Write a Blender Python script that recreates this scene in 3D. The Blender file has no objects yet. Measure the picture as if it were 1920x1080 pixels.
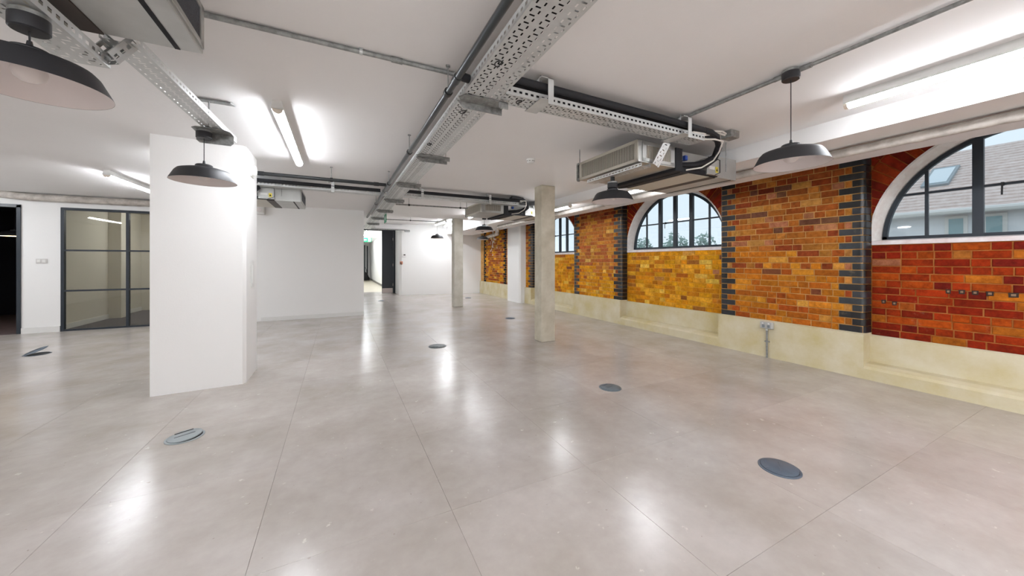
import bpy, math, random
from mathutils import Vector, Matrix
R = random.Random(7)
SC = bpy.context.scene
COL = SC.collection
PI = math.pi

# ------------------------------------------------------------------ camera, sky, exposure
YAW = math.atan(325 / 652)
cam_d = bpy.data.cameras.new('camera'); cam = bpy.data.objects.new('camera', cam_d); COL.objects.link(cam)
cam_d.sensor_width = 36; cam_d.sensor_fit = 'HORIZONTAL'; cam_d.lens = 652 / 1920 * 36
cam_d.shift_y = -50 / 1920; cam_d.clip_start = .02; cam_d.clip_end = 300
cam.location = (0, 0, 1.24); cam.rotation_euler = (PI / 2, 0, -YAW)
SC.camera = cam
W = bpy.data.worlds.new('overcast_sky'); SC.world = W; W.use_nodes = True
bg = W.node_tree.nodes['Background']; bg.inputs[0].default_value = (.83, .91, 1, 1); bg.inputs[1].default_value = 0.42
SC.view_settings.view_transform = 'Standard'; SC.view_settings.look = 'None'
SC.view_settings.gamma = 1; SC.view_settings.use_curve_mapping = False
SC.view_settings.exposure = 1.42
TUBE_POWER = 29.0
SC.cycles.max_bounces = 8; SC.cycles.diffuse_bounces = 5; SC.cycles.glossy_bounces = 4
SC.cycles.transparent_max_bounces = 12; SC.cycles.caustics_reflective = False; SC.cycles.caustics_refractive = False
SC.cycles.sample_clamp_indirect = 6

# ------------------------------------------------------------------ materials
def lin(c):
    return tuple(((v / 255) / 12.92 if v / 255 <= .04045 else ((v / 255 + .055) / 1.055) ** 2.4) for v in c)
MATS = {}
def mat(name, col, rough=.6, metal=0, var=0, scale=4, bump=0, bscale=60, spec=.5, col2=None, detail=4, coord='Object', srgb=True):
    if name in MATS: return MATS[name]
    m = bpy.data.materials.new(name); m.use_nodes = True; MATS[name] = m
    nt = m.node_tree; b = nt.nodes['Principled BSDF']
    c = lin(col) if srgb else col
    b.inputs['Base Color'].default_value = (*c, 1); b.inputs['Roughness'].default_value = rough
    b.inputs['Metallic'].default_value = metal; b.inputs['Specular IOR Level'].default_value = spec
    if var or col2 or bump:
        tc = nt.nodes.new('ShaderNodeTexCoord')
        vec = tc.outputs['Object']
        if coord == 'World':
            g = nt.nodes.new('ShaderNodeNewGeometry'); vec = g.outputs['Position']
    if var or col2:
        n = nt.nodes.new('ShaderNodeTexNoise'); n.inputs['Scale'].default_value = scale; n.inputs['Detail'].default_value = detail
        n.inputs['Roughness'].default_value = .62
        nt.links.new(vec, n.inputs['Vector'])
        r = nt.nodes.new('ShaderNodeValToRGB')
        c2 = (lin(col2) if srgb else col2) if col2 else tuple(v * (1 - var) for v in c)
        c1 = c if col2 else tuple(min(1, v * (1 + var * .5)) for v in c)
        r.color_ramp.elements[0].position = .33; r.color_ramp.elements[1].position = .67
        r.color_ramp.elements[0].color = (*c2, 1); r.color_ramp.elements[1].color = (*c1, 1)
        nt.links.new(n.outputs['Fac'], r.inputs['Fac']); nt.links.new(r.outputs['Color'], b.inputs['Base Color'])
    if bump:
        n2 = nt.nodes.new('ShaderNodeTexNoise'); n2.inputs['Scale'].default_value = bscale; n2.inputs['Detail'].default_value = 5
        nt.links.new(vec, n2.inputs['Vector'])
        bp = nt.nodes.new('ShaderNodeBump'); bp.inputs['Strength'].default_value = bump; bp.inputs['Distance'].default_value = .01
        nt.links.new(n2.outputs['Fac'], bp.inputs['Height']); nt.links.new(bp.outputs['Normal'], b.inputs['Normal'])
    return m
def emit(name, col, s):
    if name in MATS: return MATS[name]
    m = bpy.data.materials.new(name); m.use_nodes = True; MATS[name] = m
    b = m.node_tree.nodes['Principled BSDF']; b.inputs['Base Color'].default_value = (.9, .9, .9, 1)
    b.inputs['Emission Color'].default_value = (*col, 1); b.inputs['Emission Strength'].default_value = s
    return m
def glass_mat(name, tint, refl=.9):
    m = bpy.data.materials.new(name); m.use_nodes = True; MATS[name] = m
    nt = m.node_tree; nt.nodes.remove(nt.nodes['Principled BSDF']); out = nt.nodes['Material Output']
    t = nt.nodes.new('ShaderNodeBsdfTransparent'); t.inputs[0].default_value = (*tint, 1)
    g = nt.nodes.new('ShaderNodeBsdfGlossy'); g.inputs['Roughness'].default_value = .02; g.inputs[0].default_value = (refl, refl, refl, 1)
    lw = nt.nodes.new('ShaderNodeLayerWeight'); lw.inputs[0].default_value = .5
    p5 = nt.nodes.new('ShaderNodeMath'); p5.operation = 'POWER'; p5.inputs[1].default_value = 5; nt.links.new(lw.outputs['Facing'], p5.inputs[0])
    f = nt.nodes.new('ShaderNodeMath'); f.operation = 'MULTIPLY_ADD'; f.inputs[1].default_value = .92; f.inputs[2].default_value = .04; nt.links.new(p5.outputs[0], f.inputs[0])
    x = nt.nodes.new('ShaderNodeMixShader')
    nt.links.new(f.outputs[0], x.inputs[0]); nt.links.new(t.outputs[0], x.inputs[1]); nt.links.new(g.outputs[0], x.inputs[2])
    nt.links.new(x.outputs[0], out.inputs[0]); return m
def brick_mat(name, attr=False, rough=.75):
    m = bpy.data.materials.new(name); m.use_nodes = True; MATS[name] = m
    nt = m.node_tree; b = nt.nodes['Principled BSDF']; b.inputs['Roughness'].default_value = rough; b.inputs['Specular IOR Level'].default_value = .5 if rough < .5 else .12
    if attr:
        a = nt.nodes.new('ShaderNodeVertexColor'); a.layer_name = 'Col'; src = a.outputs['Color']
    else:
        a = nt.nodes.new('ShaderNodeObjectInfo'); src = a.outputs['Color']
    g = nt.nodes.new('ShaderNodeNewGeometry')
    n = nt.nodes.new('ShaderNodeTexNoise'); n.inputs['Scale'].default_value = 17; n.inputs['Detail'].default_value = 7; n.inputs['Roughness'].default_value = .7
    nt.links.new(g.outputs['Position'], n.inputs['Vector'])
    r = nt.nodes.new('ShaderNodeValToRGB'); r.color_ramp.elements[0].position = .3; r.color_ramp.elements[1].position = .72
    r.color_ramp.elements[0].color = (.52, .44, .36, 1); r.color_ramp.elements[1].color = (1.28, 1.26, 1.2, 1)
    nt.links.new(n.outputs['Fac'], r.inputs['Fac'])
    mx = nt.nodes.new('ShaderNodeMix'); mx.data_type = 'RGBA'; mx.blend_type = 'MULTIPLY'; mx.inputs[0].default_value = 1
    nt.links.new(src, mx.inputs[6]); nt.links.new(r.outputs['Color'], mx.inputs[7])
    # pale lime smears left on the faces
    n3 = nt.nodes.new('ShaderNodeTexNoise'); n3.inputs['Scale'].default_value = 5; n3.inputs['Detail'].default_value = 8; n3.inputs['Roughness'].default_value = .75
    nt.links.new(g.outputs['Position'], n3.inputs['Vector'])
    r3 = nt.nodes.new('ShaderNodeValToRGB'); r3.color_ramp.elements[0].position = .60; r3.color_ramp.elements[1].position = .78
    r3.color_ramp.elements[0].color = (0, 0, 0, 1); r3.color_ramp.elements[1].color = (.34, .34, .34, 1)
    nt.links.new(n3.outputs['Fac'], r3.inputs['Fac'])
    m2 = nt.nodes.new('ShaderNodeMix'); m2.data_type = 'RGBA'
    nt.links.new(r3.outputs['Color'], m2.inputs[0]); nt.links.new(mx.outputs[2], m2.inputs[6]); m2.inputs[7].default_value = (*lin((190, 165, 130)), 1)
    nt.links.new(m2.outputs[2], b.inputs['Base Color'])
    bp = nt.nodes.new('ShaderNodeBump'); bp.inputs['Strength'].default_value = .35; bp.inputs['Distance'].default_value = .006
    nt.links.new(n.outputs['Fac'], bp.inputs['Height']); nt.links.new(bp.outputs['Normal'], b.inputs['Normal'])
    return m
def floor_mat():
    m = bpy.data.materials.new('floor_tile_finish'); m.use_nodes = True
    nt = m.node_tree; b = nt.nodes['Principled BSDF']; L = nt.links.new
    g = nt.nodes.new('ShaderNodeNewGeometry'); oi = nt.nodes.new('ShaderNodeObjectInfo')
    def noise(s, d, ro=.6):
        n = nt.nodes.new('ShaderNodeTexNoise'); n.inputs['Scale'].default_value = s; n.inputs['Detail'].default_value = d; n.inputs['Roughness'].default_value = ro
        L(g.outputs['Position'], n.inputs['Vector']); return n.outputs['Fac']
    def ramp(f, p0, c0, p1, c1):
        r = nt.nodes.new('ShaderNodeValToRGB'); e = r.color_ramp.elements
        e[0].position = p0; e[0].color = (*c0, 1); e[1].position = p1; e[1].color = (*c1, 1); L(f, r.inputs['Fac']); return r.outputs['Color']
    def mix(fac, a, c, mode='MIX'):
        x = nt.nodes.new('ShaderNodeMix'); x.data_type = 'RGBA'; x.blend_type = mode
        if isinstance(fac, float): x.inputs[0].default_value = fac
        else: L(fac, x.inputs[0])
        for s, i in ((a, 6), (c, 7)):
            if isinstance(s, tuple): x.inputs[i].default_value = (*s, 1)
            else: L(s, x.inputs[i])
        return x.outputs[2]
    c = ramp(noise(1.5, 6, .6), .30, lin((166, 157, 149)), .70, lin((190, 183, 178)))
    c = mix(1.0, c, ramp(noise(14, 6, .65), .25, (.94, .935, .93), .75, (1.04, 1.04, 1.04)), 'MULTIPLY')
    v = nt.nodes.new('ShaderNodeMapRange'); v.inputs[3].default_value = .955; v.inputs[4].default_value = 1.03
    L(oi.outputs['Random'], v.inputs[0])
    cc = nt.nodes.new('ShaderNodeCombineColor')
    for i in range(3): L(v.outputs[0], cc.inputs[i])
    c = mix(1.0, c, cc.outputs[0], 'MULTIPLY')
    sp = ramp(noise(17, 4, .6), .665, (0, 0, 0), .74, (.6, .6, .6))
    c = mix(sp, c, lin((222, 214, 206)))
    sp2 = ramp(noise(33, 2, .5), .235, (.7, .7, .7), .255, (0, 0, 0))
    c = mix(sp2, c, lin((150, 138, 130)))
    L(c, b.inputs['Base Color'])
    rr = nt.nodes.new('ShaderNodeMapRange'); rr.inputs[3].default_value = .195; rr.inputs[4].default_value = .265
    L(noise(3, 4), rr.inputs[0]); L(rr.outputs[0], b.inputs['Roughness'])
    b.inputs['Specular IOR Level'].default_value = .65
    bp = nt.nodes.new('ShaderNodeBump'); bp.inputs['Strength'].default_value = .05; bp.inputs['Distance'].default_value = .01
    L(noise(14, 3), bp.inputs['Height']); L(bp.outputs['Normal'], b.inputs['Normal'])
    return m
M_FLOOR = floor_mat()
M_BRICK = brick_mat('brick_face'); M_BRICKS = brick_mat('brick_face_far', True); M_QUOIN = brick_mat('glazed_brick', rough=.32)
M_GLASS = glass_mat('window_glass', (.93, .97, .98)); M_PGLASS = glass_mat('partition_glass', (.86, .86, .82))
white = mat('white_paint', (234, 234, 232), .65, bump=.06, bscale=90)
ceil_m = mat('ceiling_paint', (238, 237, 236), .8, bump=.08, bscale=25, var=.02, scale=.8)
beam_m = mat('beam_paint', (232, 231, 230), .7, bump=.08, bscale=30)
conc = mat('board_marked_concrete', (204, 198, 181), .8, col2=(178, 170, 150), scale=5, detail=8, bump=.25, bscale=30)
plinth_m = mat('yellowed_render', (210, 202, 178), .8, col2=(192, 178, 132), scale=2.6, detail=7, bump=.35, bscale=14, coord='World')
mortar = mat('lime_mortar', (206, 164, 104), .9, col2=(176, 128, 72), scale=7, bump=.4, bscale=80, coord='World', spec=.1)
mortar_red = mat('brown_mortar', (176, 116, 62), .9, col2=(146, 84, 36), scale=7, bump=.4, bscale=80, coord='World', spec=.1)
mortar_ochre = mat('ochre_mortar', (224, 170, 74), .9, col2=(200, 140, 44), scale=7, bump=.4, bscale=80, coord='World', spec=.1)
galv = mat('galvanised_steel', (206, 209, 208), .42, .4, var=.08, scale=10)
galvd = mat('dull_galvanised_steel', (150, 152, 150), .5, .5, var=.35, scale=30)
silver = mat('silver_sheet', (186, 187, 184), .38, .6, var=.12, scale=3)
cream = mat('pale_grille_paint', (196, 192, 180), .5, .2)
black = mat('black_foam', (22, 23, 28), .75)
pipe_m = mat('gunmetal_pipe', (70, 74, 76), .3, .7)
bpipe_m = mat('black_pipe', (34, 36, 38), .45, .1)
lampb = mat('matt_black_shade', (40, 40, 43), .5, 0)
lampw = mat('white_enamel', (214, 206, 204), .4)
bulb_m = mat('opal_bulb', (218, 211, 208), .3)
steel_blk = mat('black_window_steel', (38, 46, 54), .45, .1)
dark_door = mat('charcoal_door', (36, 42, 50), .45)
brushed = mat('brushed_steel', (170, 160, 156), .35, .8)
carpet = mat('grey_carpet', (92, 86, 88), .95, var=.35, scale=40, bump=.4, bscale=200)
navy = mat('navy_wall', (18, 20, 34), .8)
plastic = mat('white_plastic', (222, 222, 219), .4)
boxgrey = mat('grey_floor_box', (96, 106, 112), .4, .1, var=.1, scale=20)
boxdark = mat('dark_floor_box', (88, 99, 112), .35, .1, var=.12, scale=18)
blk = mat('black_plastic', (18, 18, 20), .5)
wire_w = mat('white_cable', (226, 222, 214), .5)
lime = mat('limewashed_pipe', (204, 198, 190), .6, col2=(160, 152, 144), scale=9, detail=6, bump=.5, bscale=22)
tube_e = emit('lit_diffuser', (.955, .985, 1.04), TUBE_POWER)
green = mat('sign_green', (20, 150, 105), .5)
yellow = mat('warning_yellow', (225, 205, 60), .5)
blue = mat('blue_fitting', (40, 80, 170), .5)

# ------------------------------------------------------------------ mesh helpers
class MB:
    def __init__(s): s.v = []; s.f = []; s.c = []
    def quad(s, a, b, c, d): i = len(s.v); s.v += [a, b, c, d]; s.f.append((i, i + 1, i + 2, i + 3))
    def poly(s, pts): i = len(s.v); s.v += list(pts); s.f.append(tuple(range(i, i + len(pts))))
    def box(s, x0, x1, y0, y1, z0, z1):
        i = len(s.v)
        s.v += [(x0, y0, z0), (x1, y0, z0), (x1, y1, z0), (x0, y1, z0), (x0, y0, z1), (x1, y0, z1), (x1, y1, z1), (x0, y1, z1)]
        s.f += [tuple(i + k for k in q) for q in ((3, 2, 1, 0), (4, 5, 6, 7), (0, 1, 5, 4), (1, 2, 6, 5), (2, 3, 7, 6), (3, 0, 4, 7))]; return s
    def bbox(s, x0, x1, y0, y1, z0, z1, b=.004):      # box with chamfered edges
        X, Y, Z = (x0, x1), (y0, y1), (z0, z1); i = len(s.v); pts = []
        def sg(k): return 1 if k == 0 else -1
        idx = {}
        for a in (0, 1):
            for c in (0, 1):
                for e in (0, 1):
                    for ax in range(3):
                        p = [X[a] + sg(a) * b, Y[c] + sg(c) * b, Z[e] + sg(e) * b]
                        p[ax] = (X[a], Y[c], Z[e])[ax]
                        idx[(a, c, e, ax)] = len(pts) + i; pts.append(tuple(p))
        s.v += pts
        def I(a, c, e, ax): return idx[(a, c, e, ax)]
        for k in (0, 1):
            s.f.append((I(k, 0, 0, 0), I(k, 1, 0, 0), I(k, 1, 1, 0), I(k, 0, 1, 0)))
            s.f.append((I(0, k, 0, 1), I(1, k, 0, 1), I(1, k, 1, 1), I(0, k, 1, 1)))
            s.f.append((I(0, 0, k, 2), I(1, 0, k, 2), I(1, 1, k, 2), I(0, 1, k, 2)))
        for a in (0, 1):
            for c in (0, 1):
                s.f.append((I(a, c, 0, 0), I(a, c, 1, 0), I(a, c, 1, 1), I(a, c, 0, 1)))
                s.f.append((I(a, 0, c, 0), I(a, 1, c, 0), I(a, 1, c, 2), I(a, 0, c, 2)))
                s.f.append((I(0, a, c, 1), I(1, a, c, 1), I(1, a, c, 2), I(0, a, c, 2)))
                for e in (0, 1): s.f.append((I(a, c, e, 0), I(a, c, e, 1), I(a, c, e, 2)))
        return s
    def tube(s, pts, r, n=10, cap=True):
        pts = [Vector(p) for p in pts]; rings = []; m = len(pts); up = None
        for k, p in enumerate(pts):
            t = (pts[min(k + 1, m - 1)] - pts[max(k - 1, 0)]).normalized()
            if up is None:
                up = Vector((0, 0, 1)) if abs(t.z) < .9 else Vector((1, 0, 0))
            a = t.cross(up).normalized(); b = a.cross(t).normalized(); up = b
            rr = r[k] if isinstance(r, (list, tuple)) else r
            i = len(s.v); rings.append(i)
            for q in range(n):
                an = 2 * PI * q / n; s.v.append(tuple(p + a * math.cos(an) * rr + b * math.sin(an) * rr))
        for k in range(m - 1):
            for q in range(n):
                s.f.append((rings[k] + q, rings[k] + (q + 1) % n, rings[k + 1] + (q + 1) % n, rings[k + 1] + q))
        if cap:
            s.f.append(tuple(rings[0] + q for q in reversed(range(n)))); s.f.append(tuple(rings[-1] + q for q in range(n)))
        return s
    def lathe(s, prof, c=(0, 0, 0), n=32, close=True):
        rings = []
        for r, z in prof:
            i = len(s.v); rings.append(i)
            for q in range(n):
                a = 2 * PI * q / n; s.v.append((c[0] + r * math.cos(a), c[1] + r * math.sin(a), c[2] + z))
        for k in range(len(prof) - 1):
            for q in range(n): s.f.append((rings[k] + q, rings[k] + (q + 1) % n, rings[k + 1] + (q + 1) % n, rings[k + 1] + q))
        if close:
            if prof[0][0] > 1e-5: s.f.append(tuple(rings[0] + q for q in reversed(range(n))))
            if prof[-1][0] > 1e-5: s.f.append(tuple(rings[-1] + q for q in range(n)))
        return s
    def prism(s, poly, e0, e1, axis='x'):              # poly in the other two axes (cyclic order), extruded e0..e1
        n = len(poly); i = len(s.v)
        for e in (e0, e1):
            for p, q in poly:
                s.v.append((e, p, q) if axis == 'x' else (p, e, q) if axis == 'y' else (p, q, e))
        s.f.append(tuple(i + k for k in range(n))); s.f.append(tuple(i + n + k for k in reversed(range(n))))
        for k in range(n): s.f.append((i + k, i + n + k, i + n + (k + 1) % n, i + (k + 1) % n))
        return s
    def xf(s, M, start=0):
        s.v[start:] = [tuple(M @ Vector(p)) for p in s.v[start:]]; return s
    def build(s, name, m, parent=None, smooth=False, org=None, fix=True):
        o = (0, 0, 0)
        if parent is not None: o = root_loc(parent)
        elif org: o = org
        me = bpy.data.meshes.new(name)
        me.from_pydata([(p[0] - o[0], p[1] - o[1], p[2] - o[2]) for p in s.v], [], s.f)
        if fix:
            import bmesh
            bm = bmesh.new(); bm.from_mesh(me); bmesh.ops.recalc_face_normals(bm, faces=bm.faces); bm.to_mesh(me); bm.free()
        if s.c:
            ca = me.color_attributes.new('Col', 'FLOAT_COLOR', 'CORNER')
            for f, c in zip(me.polygons, s.c):
                for li in f.loop_indices: ca.data[li].color = (*c, 1)
        me.materials.append(m)
        if smooth:
            for p in me.polygons: p.use_smooth = True
            try: me.set_sharp_from_angle(angle=math.radians(35))
            except Exception: pass
        ob = bpy.data.objects.new(name, me); COL.objects.link(ob)
        if parent is not None: ob.parent = parent
        elif org: ob.location = org
        return ob
def root_loc(o):
    while o.parent: o = o.parent
    return tuple(o.location)
def tag(o, label=None, cat=None, group=None, kind=None):
    if label: o['label'] = label
    if cat: o['category'] = cat
    if group: o['group'] = group
    if kind: o['kind'] = kind
    return o
def thing(name, loc, label, cat, group=None, kind=None):
    o = bpy.data.objects.new(name, None); COL.objects.link(o); o.location = loc; o.empty_display_size = .1
    return tag(o, label, cat, group, kind)
def copy_tree(o, parent=None):
    c = o.copy(); COL.objects.link(c); c.parent = parent
    for ch in list(o.children): copy_tree(ch, c)
    return c
def struct(name, mb, m, label, cat, smooth=False):
    return tag(mb.build(name, m, smooth=smooth), label, cat, kind='structure')

ZC, ZF = 2.41, 2.60          # ceiling heights, main room and far end
Y_BACK = -5.2; X_LEFT = -7.0

# ------------------------------------------------------------------ floor of large square tiles
fl = struct('floor', MB().box(X_LEFT, 5.6, Y_BACK, 14.3, -.1, -.004), mat('tile_bed', (150, 141, 134), .8), 'pale taupe stone-effect tiled floor of the whole open room', 'floor')
T = .835; g = .0006
tm = MB(); tm.bbox(g, T - g, g, T - g, -.012, 0, .0005); me = None
nx0 = math.floor((X_LEFT - .505) / T); nx1 = math.ceil((5.1 - .505) / T); ny0 = math.floor((-2.5 - .85) / T); ny1 = math.ceil((14.3 - .85) / T)
for i in range(nx0, nx1):
    for j in range(ny0, ny1):
        x, y = .505 + i * T, .85 + j * T
        if x < -1.6 - T and y > 9.06: continue
        if x + T < .5 and x > -1.6 - T and y > 8.8: continue
        if y < -1.2 and (x < -3.2 or y < -2.5): continue
        if me is None: ob = tm.build('tile', M_FLOOR, fl); me = ob.data
        else:
            ob = bpy.data.objects.new('tile', me); COL.objects.link(ob); ob.parent = fl
        ob.location = (x, y, R.uniform(-.0003, .0003))
back_floor = MB().box(X_LEFT, 5.0, Y_BACK, -1.0, -.012, -.002).build('tile_field', M_FLOOR, fl); back_floor['kind'] = 'stuff'

# ------------------------------------------------------------------ ceiling and beam
cl = MB(); cl.box(X_LEFT, 4.66, Y_BACK, 9.4, ZC, ZC + .3); cl.box(4.66, 5.6, Y_BACK, 14.3, 2.6, 2.75); cl.box(-1.6, 4.66, 9.4, 14.4, ZF, ZF + .12)
struct('ceiling', cl, ceil_m, 'smooth off-white painted ceiling slab over the room', 'ceiling')
struct('ceiling_beam', MB().box(3.67, 4.67, Y_BACK, 12.95, 2.256, 2.62), beam_m, 'white painted downstand beam running above the brick wall', 'beam')

# ------------------------------------------------------------------ right wall: brick piers, window bays
XP, XR, XW = 5.0, 5.15, 5.30      # pier face, recess face, window plane
BAYC = [.64, 4.19, 7.74]; HB = .99; ZS = 1.45
piers = [(1.63, 3.20), (5.18, 6.75), (8.73, 10.05)]
def bmesh_unit():
    mb = MB(); b = .0035
    # x: 0 front .. .04 back ; y 0..1 (scaled) ; z 0..1 (scaled)
    f = [(0, .018, .05), (0, .982, .05), (0, .982, .95), (0, .018, .95)]
    m_ = [(.004, 0, 0), (.004, 1, 0), (.004, 1, 1), (.004, 0, 1)]
    k = [(.05, 0, 0), (.05, 1, 0), (.05, 1, 1), (.05, 0, 1)]
    mb.v = f + m_ + k
    mb.f = [(0, 1, 2, 3)] + [(a, 4 + a, 4 + (a + 1) % 4, (a + 1) % 4) for a in range(4)] + [(4 + a, 8 + a, 8 + (a + 1) % 4, 4 + (a + 1) % 4) for a in range(4)]
    return mb
BU = None
def brick(parent, x, y, z, w, h, col, name='brick', m=None):
    global BU
    m = m or M_BRICK
    key = 'unit_' + m.name
    if key not in bpy.data.meshes:
        o = bmesh_unit().build(key, m); d = o.data; d.name = key; bpy.data.objects.remove(o)
    o = bpy.data.objects.new(name, bpy.data.meshes[key]); COL.objects.link(o); o.parent = parent
    o.location = (x, y, z); o.scale = (1, w, h); o.color = (*col, 1)
    return o
def vary(c, a=.12):
    k = 1 + R.uniform(-a, a); return tuple(min(1, v * k * (1 + R.uniform(-.05, .05))) for v in c)
PAL = {
 'pier': [(166, 100, 40)] * 5 + [(152, 82, 34)] * 4 + [(174, 114, 48)] * 4 + [(182, 130, 66)] * 2 + [(144, 68, 34)] * 3 + [(112, 74, 56)] + [(170, 112, 80)] * 2,
 'pierlow': [(186, 114, 30)] * 5 + [(172, 98, 28)] * 4 + [(196, 130, 40)] * 3 + [(162, 80, 28)] * 2 + [(206, 150, 66)] + [(124, 74, 50)],
 'piertop': [(136, 64, 30)] * 4 + [(152, 82, 40)] * 3 + [(118, 50, 30)] * 2 + [(166, 104, 58)],
 'red': [(152, 50, 12)] * 5 + [(132, 36, 10)] * 4 + [(168, 72, 16)] * 4 + [(176, 100, 28)] + [(114, 28, 16)] * 2,
 'ochre': [(212, 150, 26)] * 5 + [(204, 138, 24)] * 4 + [(218, 162, 46)] * 3 + [(190, 118, 24)] * 2 + [(224, 182, 80)] + [(160, 104, 44)],
 'mid': [(182, 114, 54)] * 4 + [(196, 136, 56)] * 4 + [(168, 94, 52)] * 3 + [(214, 168, 90)],
 'vous': [(134, 40, 18)] * 4 + [(150, 58, 20)] * 3 + [(114, 32, 18)] * 3,
}
def pick(p): return vary(lin(R.choice(PAL[p])), .16)
def qcol(): return vary(lin(R.choice([(38, 42, 47), (32, 35, 40), (48, 53, 60), (28, 29, 32)])), .15)
CH, BH = .075, .0655
def row_fill(y0, y1, k):
    out = []; y = y0; header_row = (k % 2 == 1)
    if k % 3 == 0: y0b = .06
    first = R.choice([.06, .105, .16, .215]) if not header_row else R.choice([.06, .105])
    ws = [first]
    while sum(ws) + .01 * len(ws) < (y1 - y0): ws.append(R.choice([.215, .215, .215, .105] if not header_row else [.105, .105, .215, .105]))
    tot = sum(ws) + .01 * (len(ws) - 1); sc = (y1 - y0 - .01 * (len(ws) - 1)) / sum(ws)
    for w in ws: out.append((y, w * sc)); y += w * sc + .01
    return out
def quoin_mesh(w, s):
    """glazed corner brick with rounded arris: front face along y, turns into the recess; s=+1 corner at low y, -1 at high y"""
    key = 'quoin_%d_%d' % (round(w * 1000), s)
    if key in bpy.data.meshes: return bpy.data.meshes[key]
    r = .045; pts = [(0, w)]
    for k in range(6):
        a = PI / 2 * k / 5
        pts.append((r - r * math.cos(a), r - r * math.sin(a)))
    pts += [(XR - XP - .002, 0), (XR - XP - .002, .06), (.05, .06), (.05, w)]
    if s < 0: pts = [(p, -q) for p, q in pts]
    mb = MB(); mb.prism(pts, 0, BH, 'z'); o = mb.build(key, M_QUOIN, smooth=True); d = o.data; d.name = key; bpy.data.objects.remove(o); return d
def quoin(parent, y, z, w, s):
    o = bpy.data.objects.new('quoin_brick', quoin_mesh(w, s)); COL.objects.link(o); o.parent = parent
    o.location = (XP + R.uniform(-.002, .001), y, z); o.color = (*qcol(), 1)
PIERLAB = ['orange brick pier with black glazed corners right of the middle arched window', 'brick pier with black corners between the middle and far arched windows', 'farthest brick pier with black corners beside the boxed white pillar']
Z0 = .475; NR = 28
for pi, (a, b) in enumerate(piers):
    bk = MB(); bk.box(XP + .007, 5.36, a + .02, b - .02, .2, 2.6)
    wp = struct('brick_pier', bk, mortar, PIERLAB[pi], 'brick pier')
    stuff = MB()
    for k in range(NR):
        z = Z0 + k * CH
        long = (k % 2 == 0); q = .215 if long else .103
        if pi < 2 or True:
            quoin(wp, a, z, q, 1); quoin(wp, b, z, q, -1)
        y0, y1 = a + q + .01, b - q - .01
        if not long:
            for yy in (y0, y1 - .05): brick(wp, XP, yy, z, .05, BH, pick('pier'))
            y0 += .06; y1 -= .06
        for y, w in row_fill(y0, y1, k):
            zn = k / NR + R.uniform(-.1, .1)
            pal = ('pierlow' if zn < .4 else 'pier' if zn < .8 else 'piertop') if pi == 0 else ('ochre' if zn < .25 else 'mid' if zn < .8 else 'piertop')
            if pi < 2: brick(wp, XP + R.uniform(-.0025, .0015), y, z, w, BH, pick(pal))
            else:
                stuff.box(XP, XP + .03, y, y + w, z, z + BH); stuff.c += [pick(pal)] * 6
    if stuff.f: stuff.build('brickwork', M_BRICKS, wp)['kind'] = 'stuff'

def clip(poly, f):           # keep f(p) >= 0
    out = []
    for i in range(len(poly)):
        p, q = poly[i], poly[(i + 1) % len(poly)]; fp, fq = f(p), f(q)
        if fp >= 0: out.append(p)
        if fp * fq < 0:
            t = fp / (fp - fq); out.append((p[0] + (q[0] - p[0]) * t, p[1] + (q[1] - p[1]) * t))
    return out
KZ = 1.06
RA, RW = 1.0, .945            # brick arch radius, window radius
def bay_backing(yc, hb=HB, ztop=2.6):
    mb = MB(); x0, x1 = XR + .007, 5.36
    mb.box(x0, x1, yc - hb - .1, yc + hb + .1, .1, ZS)
    N = 40; hb2 = hb + .1
    ys = [yc - RA * math.cos(PI * k / N) for k in range(N + 1)]
    for k in range(N):
        za, zb = ZS + KZ * RA * math.sin(PI * k / N), ZS + KZ * RA * math.sin(PI * (k + 1) / N)
        mb.prism([(ys[k], za), (ys[k + 1], zb), (ys[k + 1], ztop), (ys[k], ztop)], x0, x1, 'x')
    mb.box(x0, x1, yc - hb2, yc - RA, ZS, ztop); mb.box(x0, x1, yc + RA, yc + hb2, ZS, ztop)
    return mb
BAYLAB = ['deep red brick wall panel and arch brickwork around the rightmost arched window', 'yellow ochre brick wall panel and arch brickwork around the middle arched window', 'narrow strip of brick wall beneath the farthest arched window, half hidden by the concrete column']
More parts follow.
